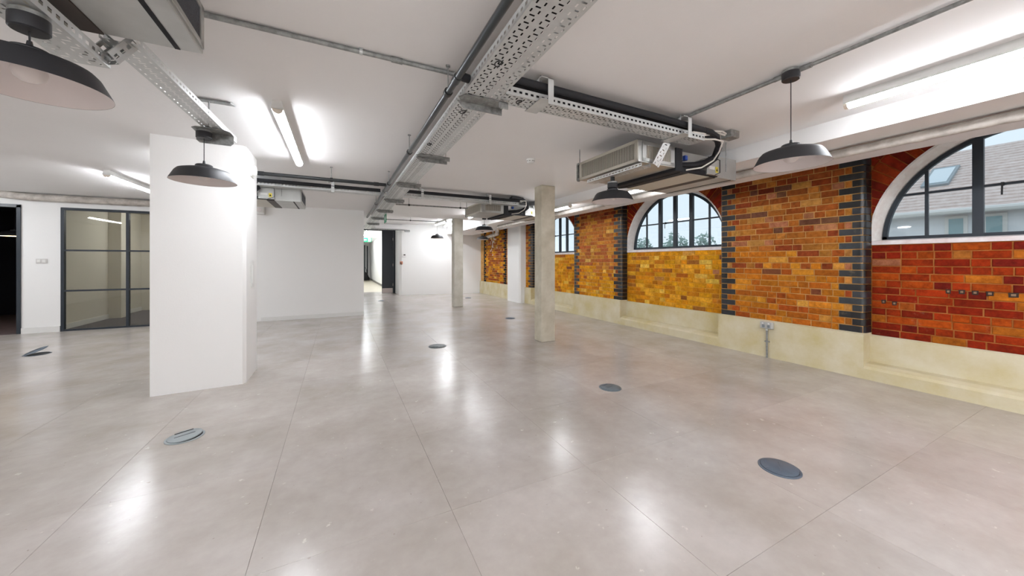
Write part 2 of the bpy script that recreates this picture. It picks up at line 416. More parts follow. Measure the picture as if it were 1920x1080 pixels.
for bi, yc in enumerate(BAYC):
    wb = struct('wall_right', bay_backing(yc), (mortar_red, mortar_ochre, mortar_ochre)[bi], BAYLAB[bi], 'brick wall')
    stuff = MB(); pal = ['red', 'ochre', 'ochre'][bi]
    for k in range(13):
        z = .452 + k * .0742
        for y, w in row_fill(yc - HB + .005, yc + HB - .005, k):
            p = pal if R.random() > .05 else R.choice(['pier', 'pierlow'])
            if bi < 2: brick(wb, XR + R.uniform(-.003, .002), y, z, w, .065, pick(p))
            else: stuff.box(XR, XR + .03, y, y + w, z, z + .065); stuff.c += [pick(p)] * 6
    if stuff.f: stuff.build('brickwork', M_BRICKS, wb)['kind'] = 'stuff'
    for ring, (r0, r1, n) in enumerate(((RA + .012, 1.226, 44), (1.236, 1.46, 52))):
        for k in range(n):
            t0, t1 = PI * k / n + .0035, PI * (k + 1) / n - .0035
            poly = [(yc + r * math.cos(t), ZS + KZ * r * math.sin(t)) for r, t in ((r0, t0), (r1, t0), (r1, t1), (r0, t1))]
            for fn in (lambda p: HB - .004 - (p[0] - yc), lambda p: HB - .004 + (p[0] - yc), lambda p: 2.58 - p[1]):
                if poly: poly = clip(poly, fn)
            if len(poly) < 3: continue
            ar = abs(sum(poly[i][0] * poly[(i + 1) % len(poly)][1] - poly[(i + 1) % len(poly)][0] * poly[i][1] for i in range(len(poly)))) / 2
            if ar < .0006: continue
            mb = MB(); mb.prism(poly, XR + R.uniform(-.003, .002), XR + .03, 'x')
            o = mb.build('voussoir', M_BRICK, wb); o.color = (*pick('vous' if bi == 0 or R.random() < .6 else 'piertop'), 1)

# old burnt holes in the red panel
wr = bpy.data.objects['wall_right']
for (hy, hz_, hw) in ((1.10, .956, .030), (1.02, .958, .034), (.945, .957, .034), (.865, .955, .038), (.745, .952, .05), (1.535, .815, .03), (1.455, .805, .032)):
    o = MB().prism([(hy - hw / 2, hz_ - .02), (hy + hw / 2, hz_ - .022), (hy + hw / 2 + .002, hz_ + .018), (hy - hw / 2, hz_ + .02)], XR - .0045, XR + .01, 'x').build('burnt_patch', mat('burnt_brick', (52, 36, 28), .9), wr)
    MB().prism([(hy - hw / 4, hz_ - .01), (hy + hw / 4, hz_ - .01), (hy + hw / 4, hz_ + .008), (hy - hw / 4, hz_ + .01)], XR - .0058, XR, 'x').build('patch_fill', mat('grey_patch', (138, 112, 88), .9), o)

# windows in the arches
def arch_window(n, yc, label):
    root = thing('window_%d' % n, (XW, yc, ZS), label, 'window', 'arched steel windows', 'structure')
    N = 36
    # splayed plaster reveal between brick face and frame
    mb = MB()
    prof = [(XR - .006, RA + .014), (XR - .006, RA - .003), (XW + .02, RW + .002), (XW + .02, RA + .01)]
    for k in range(N):
        for j in range(4):
            (xa, ra), (xb, rb) = prof[j], prof[(j + 1) % 4]; t0, t1 = PI * k / N, PI * (k + 1) / N
            def P(x, r, t): return (x, yc + max(-HB + .003, min(HB - .003, r * math.cos(t))), ZS + KZ * r * math.sin(t))
            mb.quad(P(xa, ra, t0), P(xb, rb, t0), P(xb, rb, t1), P(xa, ra, t1))
    mb.build('arch_reveal', mat('reveal_paint', (236, 234, 229), .65, bump=.2, bscale=40, col2=(224, 216, 210), scale=14), root, fix=True)
    mb = MB(); mb.prism([(XR - .012, ZS - .034), (XW + .02, ZS - .034), (XW + .02, ZS + .022), (XW - .02, ZS + .022), (XR - .008, ZS + .006)], yc - HB + .004, yc + HB - .004, 'y')
    mb.build('sill', mat('sill_paint', (232, 226, 226), .6, bump=.2, bscale=50, col2=(214, 198, 196), scale=10), root)
    zb = ZS + .022
    mb = MB(); w, x0, x1 = .035, XW - .02, XW + .02
    for k in range(N):
        t0, t1 = PI * k / N, PI * (k + 1) / N
        pl = [(yc + r * math.cos(t), ZS + KZ * r * math.sin(t)) for r, t in ((RW - w, t0), (RW, t0), (RW, t1), (RW - w, t1))]
        pl = clip(pl, lambda p: p[1] - zb)
        if len(pl) > 2: mb.prism(pl, x0, x1, 'x')
    mb.box(x0, x1, yc - RW, yc + RW, zb - .001, zb + .03)
    mb.build('frame', steel_blk, root)
    sp = .315; zt = ZS + .48
    def top(dy): return ZS + KZ * math.sqrt(max(0, (RW - .02) ** 2 - dy * dy))
    for k in (-2, -1, 0, 1, 2):
        hw = .012 if abs(k) == 2 else .032; dx = .012 if abs(k) == 2 else .022
        mb = MB(); mb.box(XW - dx, XW + dx, yc + k * sp - hw, yc + k * sp + hw, zb, top(k * sp) + .002); mb.build('mullion', steel_blk, root)
    hy = math.sqrt((RW - .02) ** 2 - ((zt - ZS) / KZ) ** 2)
    mb = MB(); mb.box(XW - .013, XW + .013, yc - hy, yc + hy, zt - .011, zt + .011); mb.build('transom', steel_blk, root)
    for k in (0,):
        mb = MB(); mb.box(XW - .05, XW - .02, yc + .17, yc + .186, zt - .02, zt + .012); mb.tube([(XW - .05, yc + .178, zt), (XW - .055, yc + .1785, zt - .05), (XW - .05, yc + .18, zt - .1)], .006, 6)
        mb.build('handle', blk, root)
    edges = [-RW + .03, -2 * sp, -sp, 0, sp, 2 * sp, RW - .03]
    for i in range(6):
        a, b = edges[i], edges[i + 1]; ys = [a + (b - a) * q / 6 for q in range(7)]
        low = [(yc + a, zb + .02), (yc + b, zb + .02)]
        pl = low + [(yc + y, min(zt, max(top(y) - .005, zb + .021))) for y in reversed(ys)]
        MB().prism(pl, XW - .002, XW + .002, 'x').build('pane', M_GLASS, root)
        up = [(yc + y, max(top(y) - .005, zt)) for y in reversed(ys)]
        ys2 = [y for y in ys if top(y) - .005 > zt + .01]
        if len(ys2) > 1:
            pl = [(yc + ys2[0], zt), (yc + ys2[-1], zt)] + [(yc + y, top(y) - .005) for y in reversed(ys2)]
            MB().prism(pl, XW - .002, XW + .002, 'x').build('pane', M_GLASS, root)
    return root
arch_window(1, BAYC[0], 'rightmost arched black steel window above the red brick panel')
arch_window(2, BAYC[1], 'middle arched window with trees and pale sky outside')
arch_window(3, BAYC[2], 'farthest arched window partly hidden behind the concrete column')

# far end of the brick wall, past the boxed pillar
fe = MB(); fe.box(5.007, 5.55, 10.05, 12.95, .2, 2.62)
fw = struct('wall_right', fe, mortar, 'far orange brick wall panel with white paint splashes and black edges', 'brick wall')
stf = MB(); qst = MB()
for k in range(28):
    z = Z0 + k * CH; long = k % 2 == 0; q = .215 if long else .103
    for y in (10.45, 12.45 - q):
        qst.box(XP - .002, XP + .03, y, y + q, z, z + BH); qst.c += [qcol()] * 6
    for y, w in row_fill(10.45 + q + .01, 12.45 - q - .01, k): stf.box(XP, XP + .03, y, y + w, z, z + BH); stf.c += [pick('ochre' if R.random() < .4 else 'pier')] * 6
    for y, w in row_fill(10.05, 10.44, k): stf.box(XP, XP + .03, y, y + w, z, z + BH); stf.c += [pick('mid')] * 6
stf.build('brickwork', M_BRICKS, fw)['kind'] = 'stuff'
qst.build('corner_brickwork', M_BRICKS, fw)['kind'] = 'stuff'
sp = MB()
for k in range(46):
    a = R.gauss(0, .16); y = 11.6 + a; z = 2.0 + R.gauss(0, .2) - abs(a) * .3; r = R.uniform(.012, .05)
    sp.prism([(y + r * R.uniform(.6, 1.2) * math.cos(q * PI / 4), z + r * R.uniform(.6, 1.4) * math.sin(q * PI / 4)) for q in range(8)], XP - .003, XP + .002, 'x')
sp.build('paint_splash', mat('old_white_paint', (214, 206, 192), .8), fw)['kind'] = 'stuff'

# wall behind the camera side (same rhythm of piers and openings)
bkw = MB(); bkw.box(5.0, 5.55, -1.92, -.35, 0, 2.6); bkw.box(5.15, 5.55, -3.9, -1.92, 0, 1.45); bkw.box(5.0, 5.55, Y_BACK, -3.9, 0, 2.6); bkw.box(5.15, 5.55, -3.9, -1.92, 2.25, 2.6)
struct('wall_right', bkw, mat('plain_brick', (180, 100, 48), .8, col2=(150, 76, 40), scale=12, coord='World'), 'brick wall running on behind the viewpoint', 'brick wall')

# rendered plinth
pl = MB()
pier_prof = [(4.955, 0), (5.5, 0), (5.5, .475), (4.99, .475), (4.962, .462)]
bay_prof = [(4.955, 0), (5.5, 0), (5.5, .452), (5.142, .452), (5.125, .44), (5.118, .165), (5.03, .158), (4.975, .135), (4.957, .11)]
segs = [(Y_BACK, -.35, 'p'), (-.35, 1.63, 'b'), (1.63, 3.20, 'p'), (3.20, 5.18, 'b'), (5.18, 6.75, 'p'), (6.75, 8.73, 'b'), (8.73, 12.95, 'p')]
for a, b, t in segs: pl.prism(pier_prof if t == 'p' else bay_prof, a, b, 'y')
struct('baseboard_right', pl, plinth_m, 'yellowed cream rendered plinth along the foot of the brick wall', 'plinth')

# ------------------------------------------------------------------ white walls
struct('wall_back', MB().prism([(1.98, 13.22), (2.06, 13.16), (2.2, 13.14), (5.5, 12.72), (5.5, 13.3), (1.98, 14.35)], 0, ZF + .05, 'z'), white, 'white back wall with thermostat at the far end of the room', 'wall')
wm = MB(); wm.box(-1.55, .52, 8.72, 9.0, 0, ZC + .1); wm.box(.3, .52, 9.0, 14.3, 0, ZF + .05); wm.box(-3.1, -1.55, 8.86, 9.3, 0, ZC + .1)
struct('wall_middle', wm, white, 'plain white partition wall between pillar and corridor opening', 'wall')
struct('baseboard_middle', MB().box(-1.43, .525, 8.70, 8.72, 0, .085), plastic, 'low white skirting board along the partition wall', 'skirting')
wg = MB(); YG = 9.06
wg.box(-4.86, -4.39, YG, YG + .12, 0, ZC + .1); wg.box(-4.39, -3.0, YG, YG + .12, 2.19, ZC + .1); wg.box(X_LEFT, -4.86, YG, YG + .12, 2.20, ZC + .1); wg.box(X_LEFT, -5.85, YG, YG + .12, 0, 2.2)
struct('wall_left', wg, white, 'white wall strip around the glazed partition and dark doorway', 'wall')
struct('baseboard_left', MB().box(-4.85, -4.40, YG - .018, YG, 0, .1), plastic, 'white skirting board on the strip between doorway and glazing', 'skirting')
bw = MB(); bw.box(X_LEFT - .1, X_LEFT, Y_BACK, 13, 0, 2.6); bw.box(X_LEFT, 5.6, Y_BACK - .1, Y_BACK, 0, 2.6)
struct('wall_side', bw, white, 'white walls closing the room at the left and behind', 'wall')

# big white pillar with one chamfered corner
pp = MB(); pp.prism([(-1.545, 4.32), (-.87, 4.36), (-.845, 4.40), (-.845, 4.90), (-1.545, 4.90)], 0, ZC, 'z')
struct('white_pillar', pp, white, 'broad white plastered pillar in the left foreground', 'pillar')
o = thing('switch_plate', (-.845, 4.66, 1.05), 'narrow blank white plate on the side of the broad pillar', 'switch plate')
MB().bbox(-.844, -.836, 4.60, 4.72, .96, 1.25, .003).build('plate', plastic, o)
MB().bbox(-.838, -.832, 4.63, 4.69, 1.0, 1.2, .002).build('rocker', plastic, o)
o = thing('wall_sounder', (-.845, 4.62, 2.2), 'small round white sounder high on the pillar side', 'alarm')
MB().lathe([(.06, 0), (.06, .03), (.045, .045), (0, .047)], n=24).xf(Matrix.Translation((-.844, 4.62, 2.22)) @ Matrix.Rotation(PI / 2, 4, 'Y')).build('cover', plastic, o, True)
MB().box(-.844, -.836, 4.55, 4.69, 2.15, 2.29).build('base', plastic, o)

# square concrete columns
c1 = MB(); c1.bbox(2.775, 3.02, 4.55, 4.77, 0, ZC, .008)
struct('concrete_column', c1, conc, 'nearer square raw concrete column left of the brick wall', 'column')
c2 = MB(); c2.bbox(2.81, 3.06, 9.15, 9.40, 0, ZF, .008)
struct('concrete_column', c2, mat('pale_concrete', (206, 203, 193), .75, col2=(186, 182, 168), scale=4, bump=.15, bscale=30), 'farther pale square column in front of the white back wall', 'column')
c3 = MB(); c3.prism([(4.80, 9.17), (4.84, 9.12), (5.05, 9.10), (5.05, 9.95), (4.80, 9.95)], 0, 2.47, 'z')
struct('boxed_pillar', c3, white, 'white boxed pillar standing against the far brick wall', 'pillar')

# ------------------------------------------------------------------ glazed partition and room behind it
gp = thing('glass_partition', (-3.7, YG, 0), 'black-framed glass partition with six panes beside the broad pillar', 'glass partition')
xs = [-4.37, -3.53, -2.9]
for x in (-4.375, -3.545, -2.9): MB().box(x - .02, x + .02, YG - .01, YG + .05, 0, 2.19).build('upright', steel_blk, gp)
for z in (.0, .70, 1.42, 2.15): MB().box(-4.39, -2.88, YG - .008, YG + .045, z, z + (.045 if z > 2 else .03)).build('rail', steel_blk, gp)
for a, b in ((-4.355, -3.565), (-3.525, -2.92)):
    for z0, z1 in ((.03, .70), (.73, 1.42), (1.45, 2.15)): MB().box(a, b, YG + .012, YG + .02, z0, z1).build('pane', M_PGLASS, gp)
rm = MB(); rm.box(-4.72, -4.45, YG + .12, 12.1, 0, 2.5); rm.box(-4.6, -1.5, 12.0, 12.1, 0, 2.5); rm.box(-1.6, -1.5, 9.3, 12.1, 0, 2.5); rm.box(-4.72, -1.5, 9.4, 12.1, 2.41, 2.5)
rm.box(-4.45, -4.25, 10.6, 10.95, 0, 2.41)
struct('wall_meeting_room', rm, mat('room_paint', (212, 206, 192), .7), 'off-white walls and ceiling of the room behind the glazing', 'wall')
MB_ = MB().box(-4.45, -1.6, YG + .02, 12.0, -.02, .006)
struct('floor_meeting_room', MB_, carpet, 'dark grey carpet tiles in the room behind the glazing', 'floor')
struct('baseboard_meeting_room', MB().box(-4.45, -4.435, YG + .12, 12.0, 0, .1), plastic, 'white skirting in the room behind the glazing', 'skirting')

# dark doorway at far left
fr = thing('door_1', (-5.3, YG, 0), 'dark metal door frame of the unlit doorway at the far left', 'door frame', kind='structure')
MB().box(-4.90, -4.855, YG - .02, YG + .13, 0, 2.2).build('jamb', steel_blk, fr); MB().box(-5.9, -4.855, YG - .02, YG + .13, 2.16, 2.21).build('head', mat('grey_frame', (96, 98, 100), .45, .4), fr)
MB().box(-5.9, -5.855, YG - .02, YG + .13, 0, 2.2).build('jamb', steel_blk, fr)
dr = MB(); dr.box(-7.6, -4.86, 12.4, 12.5, 0, 2.5); dr.box(-4.86, -4.73, YG + .13, 12.5, 0, 2.5); dr.box(-7.7, -7.6, YG + .1, 12.5, 0, 2.5); dr.box(-7.6, -4.73, YG + .13, 12.5, 2.41, 2.5)
struct('wall_dark_room', dr, navy, 'near-black navy walls of the unlit room at far left', 'wall')
struct('floor_dark_room', MB().box(-7.6, -4.86, YG + .0, 12.4, -.02, .005), mat('dark_boards', (92, 78, 80), .6, var=.3, scale=10), 'dark floor inside the unlit room at far left', 'floor')
o = thing('wall_socket', (-4.62, YG, 1.2), 'white double switch plate between the dark doorway and glazing', 'switch')
MB().bbox(-4.685, -4.555, YG - .012, YG, 1.205, 1.285, .003).build('plate', mat('grey_plastic', (205, 203, 200), .4), o)
for dx in (-.03, .03): MB().bbox(-4.62 + dx - .02, -4.62 + dx + .02, YG - .018, YG - .01, 1.22, 1.27, .002).build('rocker', plastic, o)

# ------------------------------------------------------------------ corridor, far doors
YD = 14.2
cw = MB(); cw.box(1.92, 2.1, 14.35, 26, 0, 2.55); cw.box(.2, 2.1, 25.9, 26.1, 0, 2.55); cw.box(.0, .2, 14.3, 26, 0, 2.55); cw.box(0, 2.1, 14.35, 26, 2.5, 2.6)
struct('wall_corridor', cw, white, 'bright white corridor walls beyond the open door', 'wall')
struct('floor_corridor', MB().box(0, 2.0, 14.3, 26, -.05, -.001), mat('corridor_floor', (206, 198, 178), .35, col2=(190, 182, 164), scale=3), 'pale cream corridor floor beyond the open door', 'floor')
struct('baseboard_corridor', MB().box(1.90, 1.92, 14.35, 25.9, 0, .1), mat('grey_skirting', (130, 128, 122), .5), 'grey skirting along the corridor wall', 'skirting')
d2 = thing('door_2', (1.7, YD, 0), 'charcoal half door leaf with steel kick plate at the corridor opening', 'door', kind='structure')
leaf = MB().bbox(1.49, 1.90, YD, YD + .045, .01, 2.42, .003).build('leaf', dark_door, d2)
MB().box(1.50, 1.885, YD - .004, YD, .02, .20).build('kick_plate', brushed, leaf)
for z in (.28, 1.05, 2.05): MB().box(1.885, 1.905, YD - .012, YD + .01, z, z + .1).build('hinge', brushed, leaf)
MB().box(1.905, 1.985, YD - .02, YD + .1, 0, 2.47).build('jamb', dark_door, d2); MB().box(.52, 1.985, YD - .02, YD + .1, 2.42, 2.49).build('head', dark_door, d2)
wh = MB(); wh.box(.52, 2.0, YD - .02, YD + .1, 2.49, 2.65)
struct('wall_over_door', wh, white, 'white wall strip above the corridor doorway', 'wall')
struct('trim_1', MB().box(1.15, 2.15, 13.05, 13.16, 2.41, 2.56), beam_m, 'long white boxed trunking above the corridor door', 'trunking')
d3 = thing('door_3', (1.2, 25.85, 0), 'dark grey door with a white notice at the end of the corridor', 'door', kind='structure')
lf = MB().box(.85, 1.62, 25.82, 25.88, .1, 2.35).build('leaf', mat('grey_green_door', (62, 72, 76), .5), d3)
MB().box(1.0, 1.4, 25.81, 25.82, 1.35, 1.75).build('notice', plastic, lf)
MB().box(1.73, 1.80, 25.82, 25.88, .1, 2.3).build('jamb', dark_door, d3)
bg_ = thing('rucksack', (1.5, 24.3, 0), 'small black bag dumped on the corridor floor by the far door', 'bag')
mb = MB(); mb.lathe([(.02, 0), (.19, .01), (.24, .12), (.23, .3), (.17, .46), (.08, .54), (0, .56)], (0, 0, 0), 18)
mb.v = [(x * (1.15 + .2 * math.sin(z * 9 + x * 6)), y * .8, z) for x, y, z in mb.v]; mb.xf(Matrix.Translation((1.5, 24.3, 0)))
mb.build('bag_body', blk, bg_, True)
MB().tube([(1.5, 24.2, .45), (1.46, 24.15, .7), (1.52, 24.15, .86), (1.6, 24.2, .7), (1.62, 24.22, .5)], .015, 6).build('strap', blk, bg_, True)
MB().tube([(1.42, 24.1, .02), (1.36, 24.08, .12), (1.44, 24.08, .3)], .012, 6).build('loose_strap', blk, bg_, True)
es = thing('exit_sign', (1.0, 16.0, 2.2), 'green exit sign with white arrow and running figure hanging in the corridor', 'exit sign', 'exit signs')
YE = 16.0
MB().box(.78, 1.26, YE, YE + .02, 2.06, 2.24).build('panel', green, es)
aw = MB(); cxa = .98
aw.prism([(cxa - .09, 2.15), (cxa - .02, 2.215), (cxa - .02, 2.175), (cxa + .08, 2.175), (cxa + .08, 2.125), (cxa - .02, 2.125), (cxa - .02, 2.085)], YE - .004, YE, 'y')
aw.build('arrow', plastic, es)
fg = MB(); fg.box(1.12, 1.23, YE - .003, YE, 2.075, 2.225); fg.build('doorway_mark', plastic, es)
fm = MB(); fm.lathe([(0, -.012), (.012, 0), (0, .012)], (1.165, YE - .005, 2.205), 8); fm.tube([(1.165, YE - .005, 2.19), (1.17, YE - .005, 2.14), (1.15, YE - .005, 2.11), (1.15, YE - .005, 2.08)], .008, 5); fm.tube([(1.17, YE - .005, 2.14), (1.19, YE - .005, 2.115), (1.205, YE - .005, 2.085)], .008, 5); fm.tube([(1.14, YE - .005, 2.16), (1.165, YE - .005, 2.18), (1.195, YE - .005, 2.155)], .006, 5)
fm.build('figure', green, es)
for x in (.85, 1.2): MB().tube([(x, YE + .01, 2.24), (x, YE + .01, 2.5)], .004, 5).build('hanger', plastic, es)
e2 = thing('exit_sign', (.93, 8.2, 2.1), 'green exit sign seen edge-on hanging beside the far cable tray', 'exit sign', 'exit signs')
MB().box(.925, .935, 8.02, 8.38, 2.10, 2.32).build('panel', mat('sign_pale_green', (70, 175, 135), .4), e2)  # this panel has its own paler green
MB().box(.915, .945, 8.0, 8.4, 2.32, 2.36).build('holder', plastic, e2)
aw = MB(); aw.prism([(8.06, 2.2), (8.13, 2.27), (8.13, 2.23), (8.2, 2.23), (8.2, 2.17), (8.13, 2.17), (8.13, 2.13)], .921, .926, 'x'); aw.build('arrow', plastic, e2)
for y in (8.06, 8.34): MB().tube([(.93, y, 2.36), (.93, y, 2.41)], .004, 5).build('hanger', galv, e2)

th = thing('thermostat', (2.14, 13.15, 1.4), 'white thermostat with small dark display on the back wall', 'thermostat')
MB().bbox(2.075, 2.205, 13.125, 13.155, 1.39, 1.52, .004).build('body', plastic, th); MB().box(2.12, 2.185, 13.12, 13.126, 1.455, 1.495).build('display', blk, th)
ca = thing('call_point', (2.0, 13.17, 1.1), 'small copper and black fitting on the wall edge beside the charcoal door', 'wall fitting')
MB().bbox(1.995, 2.09, 13.12, 13.165, 1.13, 1.24, .006).build('plate', mat('copper', (176, 120, 96), .4, .3), ca)
MB().tube([(2.02, 13.12, 1.19), (2.02, 13.06, 1.19), (2.03, 13.05, 1.12)], .014, 8).build('knob', blk, ca)
wl = thing('emergency_light', (-1.42, 8.72, 2.1), 'small white emergency spotlight on the partition wall beside the pillar', 'emergency light')
MB().bbox(-1.52, -1.36, 8.60, 8.72, 2.20, 2.40, .008).build('housing', plastic, wl)
MB().lathe([(.035, 0), (.045, .05), (.04, .055), (0, .05)], n=16).xf(Matrix.Translation((-1.44, 8.6, 2.28)) @ Matrix.Rotation(PI / 2, 4, 'X')).build('lens', bulb_m, wl, True)

# ------------------------------------------------------------------ fluorescent battens
def batten(x, y0, y1, z, label):
    r = thing('tube_light', (x, (y0 + y1) / 2, z), label, 'tube light', 'ceiling tube lights')
    MB().prism([(x - .027, z), (x + .027, z), (x + .038, z - .050), (x + .038, z - .063), (x - .038, z - .063), (x - .038, z - .050)], y0, y1, 'y').build('body', plastic, r)  # side lips widened to keep diffuser glow off the ceiling
    pts = [(x + .033 * math.cos(t), z - .063 + .030 * math.sin(t)) for t in [PI + PI * k / 8 for k in range(9)]]
    pts = [(x + .033, z - .06)] + [(x - .033, z - .06)] + pts
    MB().prism(pts, y0 + .02, y1 - .02, 'y').build('diffuser', tube_e, r)
    cap = [(p, q) for p, q in pts]
    for a, b in ((y0, y0 + .02), (y1 - .02, y1)): MB().prism(cap, a, b, 'y').build('end_cap', mat('end_cap_plastic', (224, 214, 200), .5), r)
    return r
batten(3.22, -.35, 1.155, ZC, 'large bright tube light at the top right above the right arched window')
batten(-.40, 3.02, 4.62, ZC, 'lit tube light on the ceiling right of the broad pillar')
batten(-2.66, 6.3, 7.8, ZC, 'lit tube light running behind the broad pillar on its left')
batten(3.63, 2.98, 3.62, 2.27, 'short lit tube light glimpsed beneath the near air unit')
batten(3.63, 5.0, 5.7, 2.27, 'lit tube light seen just right of the concrete column along the beam')
batten(3.1, 11.0, 12.3, ZF, 'lit tube light at the far end above the pale column')
batten(3.1, 9.75, 10.8, ZF, 'lit tube light mostly hidden behind the pale column')
batten(3.5, 11.2, 12.6, ZF, 'extra lit tube light added at the far end beside the beam')  # extra tube put in to lighten the back wall
batten(-1.5, 4.95, 6.2, ZC, 'added fill tube light hidden behind the broad white pillar')  # invented source, concealed here to lighten the partition wall
batten(1.0, 14.6, 16.0, 2.5, 'extra tube light added on the corridor ceiling past the charcoal door')  # extra source added so the near corridor walls turn bright
batten(1.0, 18.6, 20.1, 2.5, 'extra tube light added midway along the corridor ceiling')  # another added source, brightening the middle of the corridor
batten(3.22, -4.0, -2.5, ZC, 'unseen fill tube light added behind the viewpoint near the brick wall')  # unseen, added to light the brick side from behind the camera
batten(-.4, -1.3, .2, ZC, 'unseen fill tube light added overhead just behind the viewpoint')  # unseen, added to brighten the floor near the camera
batten(-.4, -4.0, -2.5, ZC, 'unseen fill tube light added well behind the viewpoint')  # unseen, added for general room brightness
batten(-3.6, -3.4, -1.9, ZC, 'unseen fill tube light added behind the viewpoint on the left side')  # unseen, added as fill from the left rear
batten(-5.6, 4.2, 5.7, ZC, 'unseen fill tube light added out of frame at the far left')  # unseen, added as fill for the left side
batten(-3.2, 10.2, 11.4, 2.41, 'lit tube light inside the room behind the glazing')
batten(1.0, 16.6, 18.1, 2.5, 'tube light on the corridor ceiling'); batten(1.0, 21, 22.5, 2.5, 'tube light at the end of the corridor ceiling')
batten(1.7, -2.6, -1.1, ZC, 'unseen fill tube light added behind the viewpoint right of the wide tray')  # unseen, added above and behind the camera as fill
batten(3.22, -2.2, -.7, ZC, 'unseen fill tube light added out of frame above the right wall')  # unseen, added as fill for the right side
for i, (bx_, by_) in enumerate(((-2.0, -4.4), (-2.0, -2.4), (1.7, -4.6), (-5.6, -4.9), (-5.6, -2.8), (-5.6, 7.0), (3.3, -4.9 + .3), (-2.0, -.9))):  # unseen tubes, all added to spread fill light through the room
    batten(bx_, by_, by_ + 1.5, ZC, 'unseen fill tube light added out of view, ' + ['back row left of centre', 'second row left of centre', 'back row by the right tray', 'left side row', 'left side back row', 'left side by the dark doorway', 'back corner by the brick wall', 'just behind and left of the viewpoint'][i])
batten(2.95, 6.9, 8.35, ZC, 'tube light on the ceiling beyond the far air handling unit')

# ------------------------------------------------------------------ perforated cable trays
def perf(mb, F, L, W, kind=0):
    """perforated sheet: F(u,v)->point, u along 0..L, v across 0..W"""
    def cell(u0, u1, v0, v1, hu, hv):
        um, vm = (u0 + u1) / 2, (v0 + v1) / 2; a, b, c, d = um - hu / 2, um + hu / 2, vm - hv / 2, vm + hv / 2
        i = len(mb.v)
        mb.v += [F(u0, v0), F(u1, v0), F(u1, v1), F(u0, v1), F(a, c), F(b, c), F(b, d), F(a, d)]
        for k in range(4): mb.f.append((i + k, i + (k + 1) % 4, i + 4 + (k + 1) % 4, i + 4 + k))
    u = 0; k = 0
    while u < L - 1e-6:
        if kind == 1:
            u1 = min(L, u + .04); cell(u, u1, 0, W, min(.022, (u1 - u) * .5), W * .28)
        else:
            du = .030 if k % 2 == 0 else .020; u1 = min(L, u + du)
            n = max(2, round(W / .037)) if k % 2 == 0 else max(1, round(W / .085))
            off = 0
            for q in range(n):
                if u1 - u < du - 1e-6: mb.quad(F(u, W * q / n), F(u1, W * q / n), F(u1, W * (q + 1) / n), F(u, W * (q + 1) / n))
                else: cell(u, u1, W * q / n, W * (q + 1) / n, .019 if k % 2 == 0 else .0085, .0075 if k % 2 == 0 else .024)
        u = u1; k += 1
def tray(name, p0, p1, W, H, label, m=galv, up=(0, 0, 1), group='perforated cable trays'):
    """p0,p1: centre of the bottom sheet"""
    p0, p1 = Vector(p0), Vector(p1); d = p1 - p0; L = d.length; d.normalize(); upv = Vector(up); s = d.cross(upv).normalized(); n = s.cross(d).normalized()
    r = thing(name, tuple(p0), label, 'cable tray', group)
    mb = MB(); perf(mb, lambda u, v: tuple(p0 + d * u + s * (v - W / 2)), L, W); mb.build('base_sheet', m, r, fix=False)
    for sg in (-1, 1):
        mb = MB(); o = p0 + s * sg * W / 2
        perf(mb, lambda u, v: tuple(o + d * u + n * v), L, H, 1)
        rim = o + n * H
        mb.quad(tuple(rim), tuple(rim + d * L), tuple(rim + d * L - s * sg * .008), tuple(rim - s * sg * .008))
        mb.build('side_flange', m, r, fix=False)
    return r, p0, d, s, n
ZT = 2.25
main_tray, *_ = tray('cable_tray', (.785, -1.2, ZT), (.785, 11.8, ZT), .225, .05, 'wide perforated cable tray running down the middle of the ceiling')
cb = thing('cable_bundle', (.75, 0, ZT), 'dark cables lying in the wide central tray', 'cables')
for k, x in enumerate((.695, .722, .75, .778, .806)):
    MB().tube([(x + R.uniform(-.004, .004), y, ZT + .016 + R.uniform(0, .003)) for y in [-1.2 + q * 1.3 for q in range(11)]], .0125, 6).build('cable', black, cb)
# stamped marks on the wide tray
def mark(x, y, z, parent, s=.035):
    mb = MB(); a = [(x + s * .5 * math.cos(t), y + s * .8 * math.sin(t), z) for t in [PI * .2 + 1.75 * PI * k / 14 for k in range(15)]]
    mb.tube(a, .003, 4); mb.tube([(x - s * .1, y, z), (x + s * .5, y, z), (x + s * .5, y - s * .6, z)], .003, 4); mb.tube([(x + s * .25, y - s * 1.1, z), (x + s * .3, y + s * 1.1, z)], .0025, 4)
    mb.build('stamped_mark', blk, parent)
mark(.73, 1.62, ZT - .002, main_tray); mark(.75, 2.25, ZT - .002, main_tray); mark(.70, 3.0, ZT - .002, main_tray)
# cross brackets under the wide tray
for k, y in enumerate([2.04, 3.34, 4.64, 5.94, 7.24, 8.54, 9.84]):
    ords = ['nearest', 'second', 'third', 'fourth', 'fifth', 'sixth', 'farthest'][k]
    b = thing('tray_bracket', (.8, y, ZT - .03), '%s galvanised cross bracket under the wide central tray' % ords, 'bracket', 'brackets under the wide tray')
    MB().prism([(.655, y), (.685, y - .05), (.965, y - .05), (.965, y + .05), (.685, y + .05)], ZT - .008, ZT - .003, 'z').build('plate', galvd, b)
    MB().prism([(.66, ZT - .005), (.70, ZT - .048), (.965, ZT - .048), (.965, ZT - .005)], y + .046, y + .05, 'y').build('web', galvd, b)
    MB().prism([(.90, ZT - .005), (.965, ZT - .005), (.965, ZT - .045), (.90, ZT - .045)], y - .05, y - .046, 'y').build('lip', galvd, b)
    MB().tube([(.94, y, ZT - .005), (.94, y, ZC + (0 if y < 9.4 else .19))], .005, 6).build('threaded_rod', galv, b)
    MB().tube([(.94, y, ZT - .02), (.94, y, ZT - .006)], .010, 6).build('nut', galv, b)
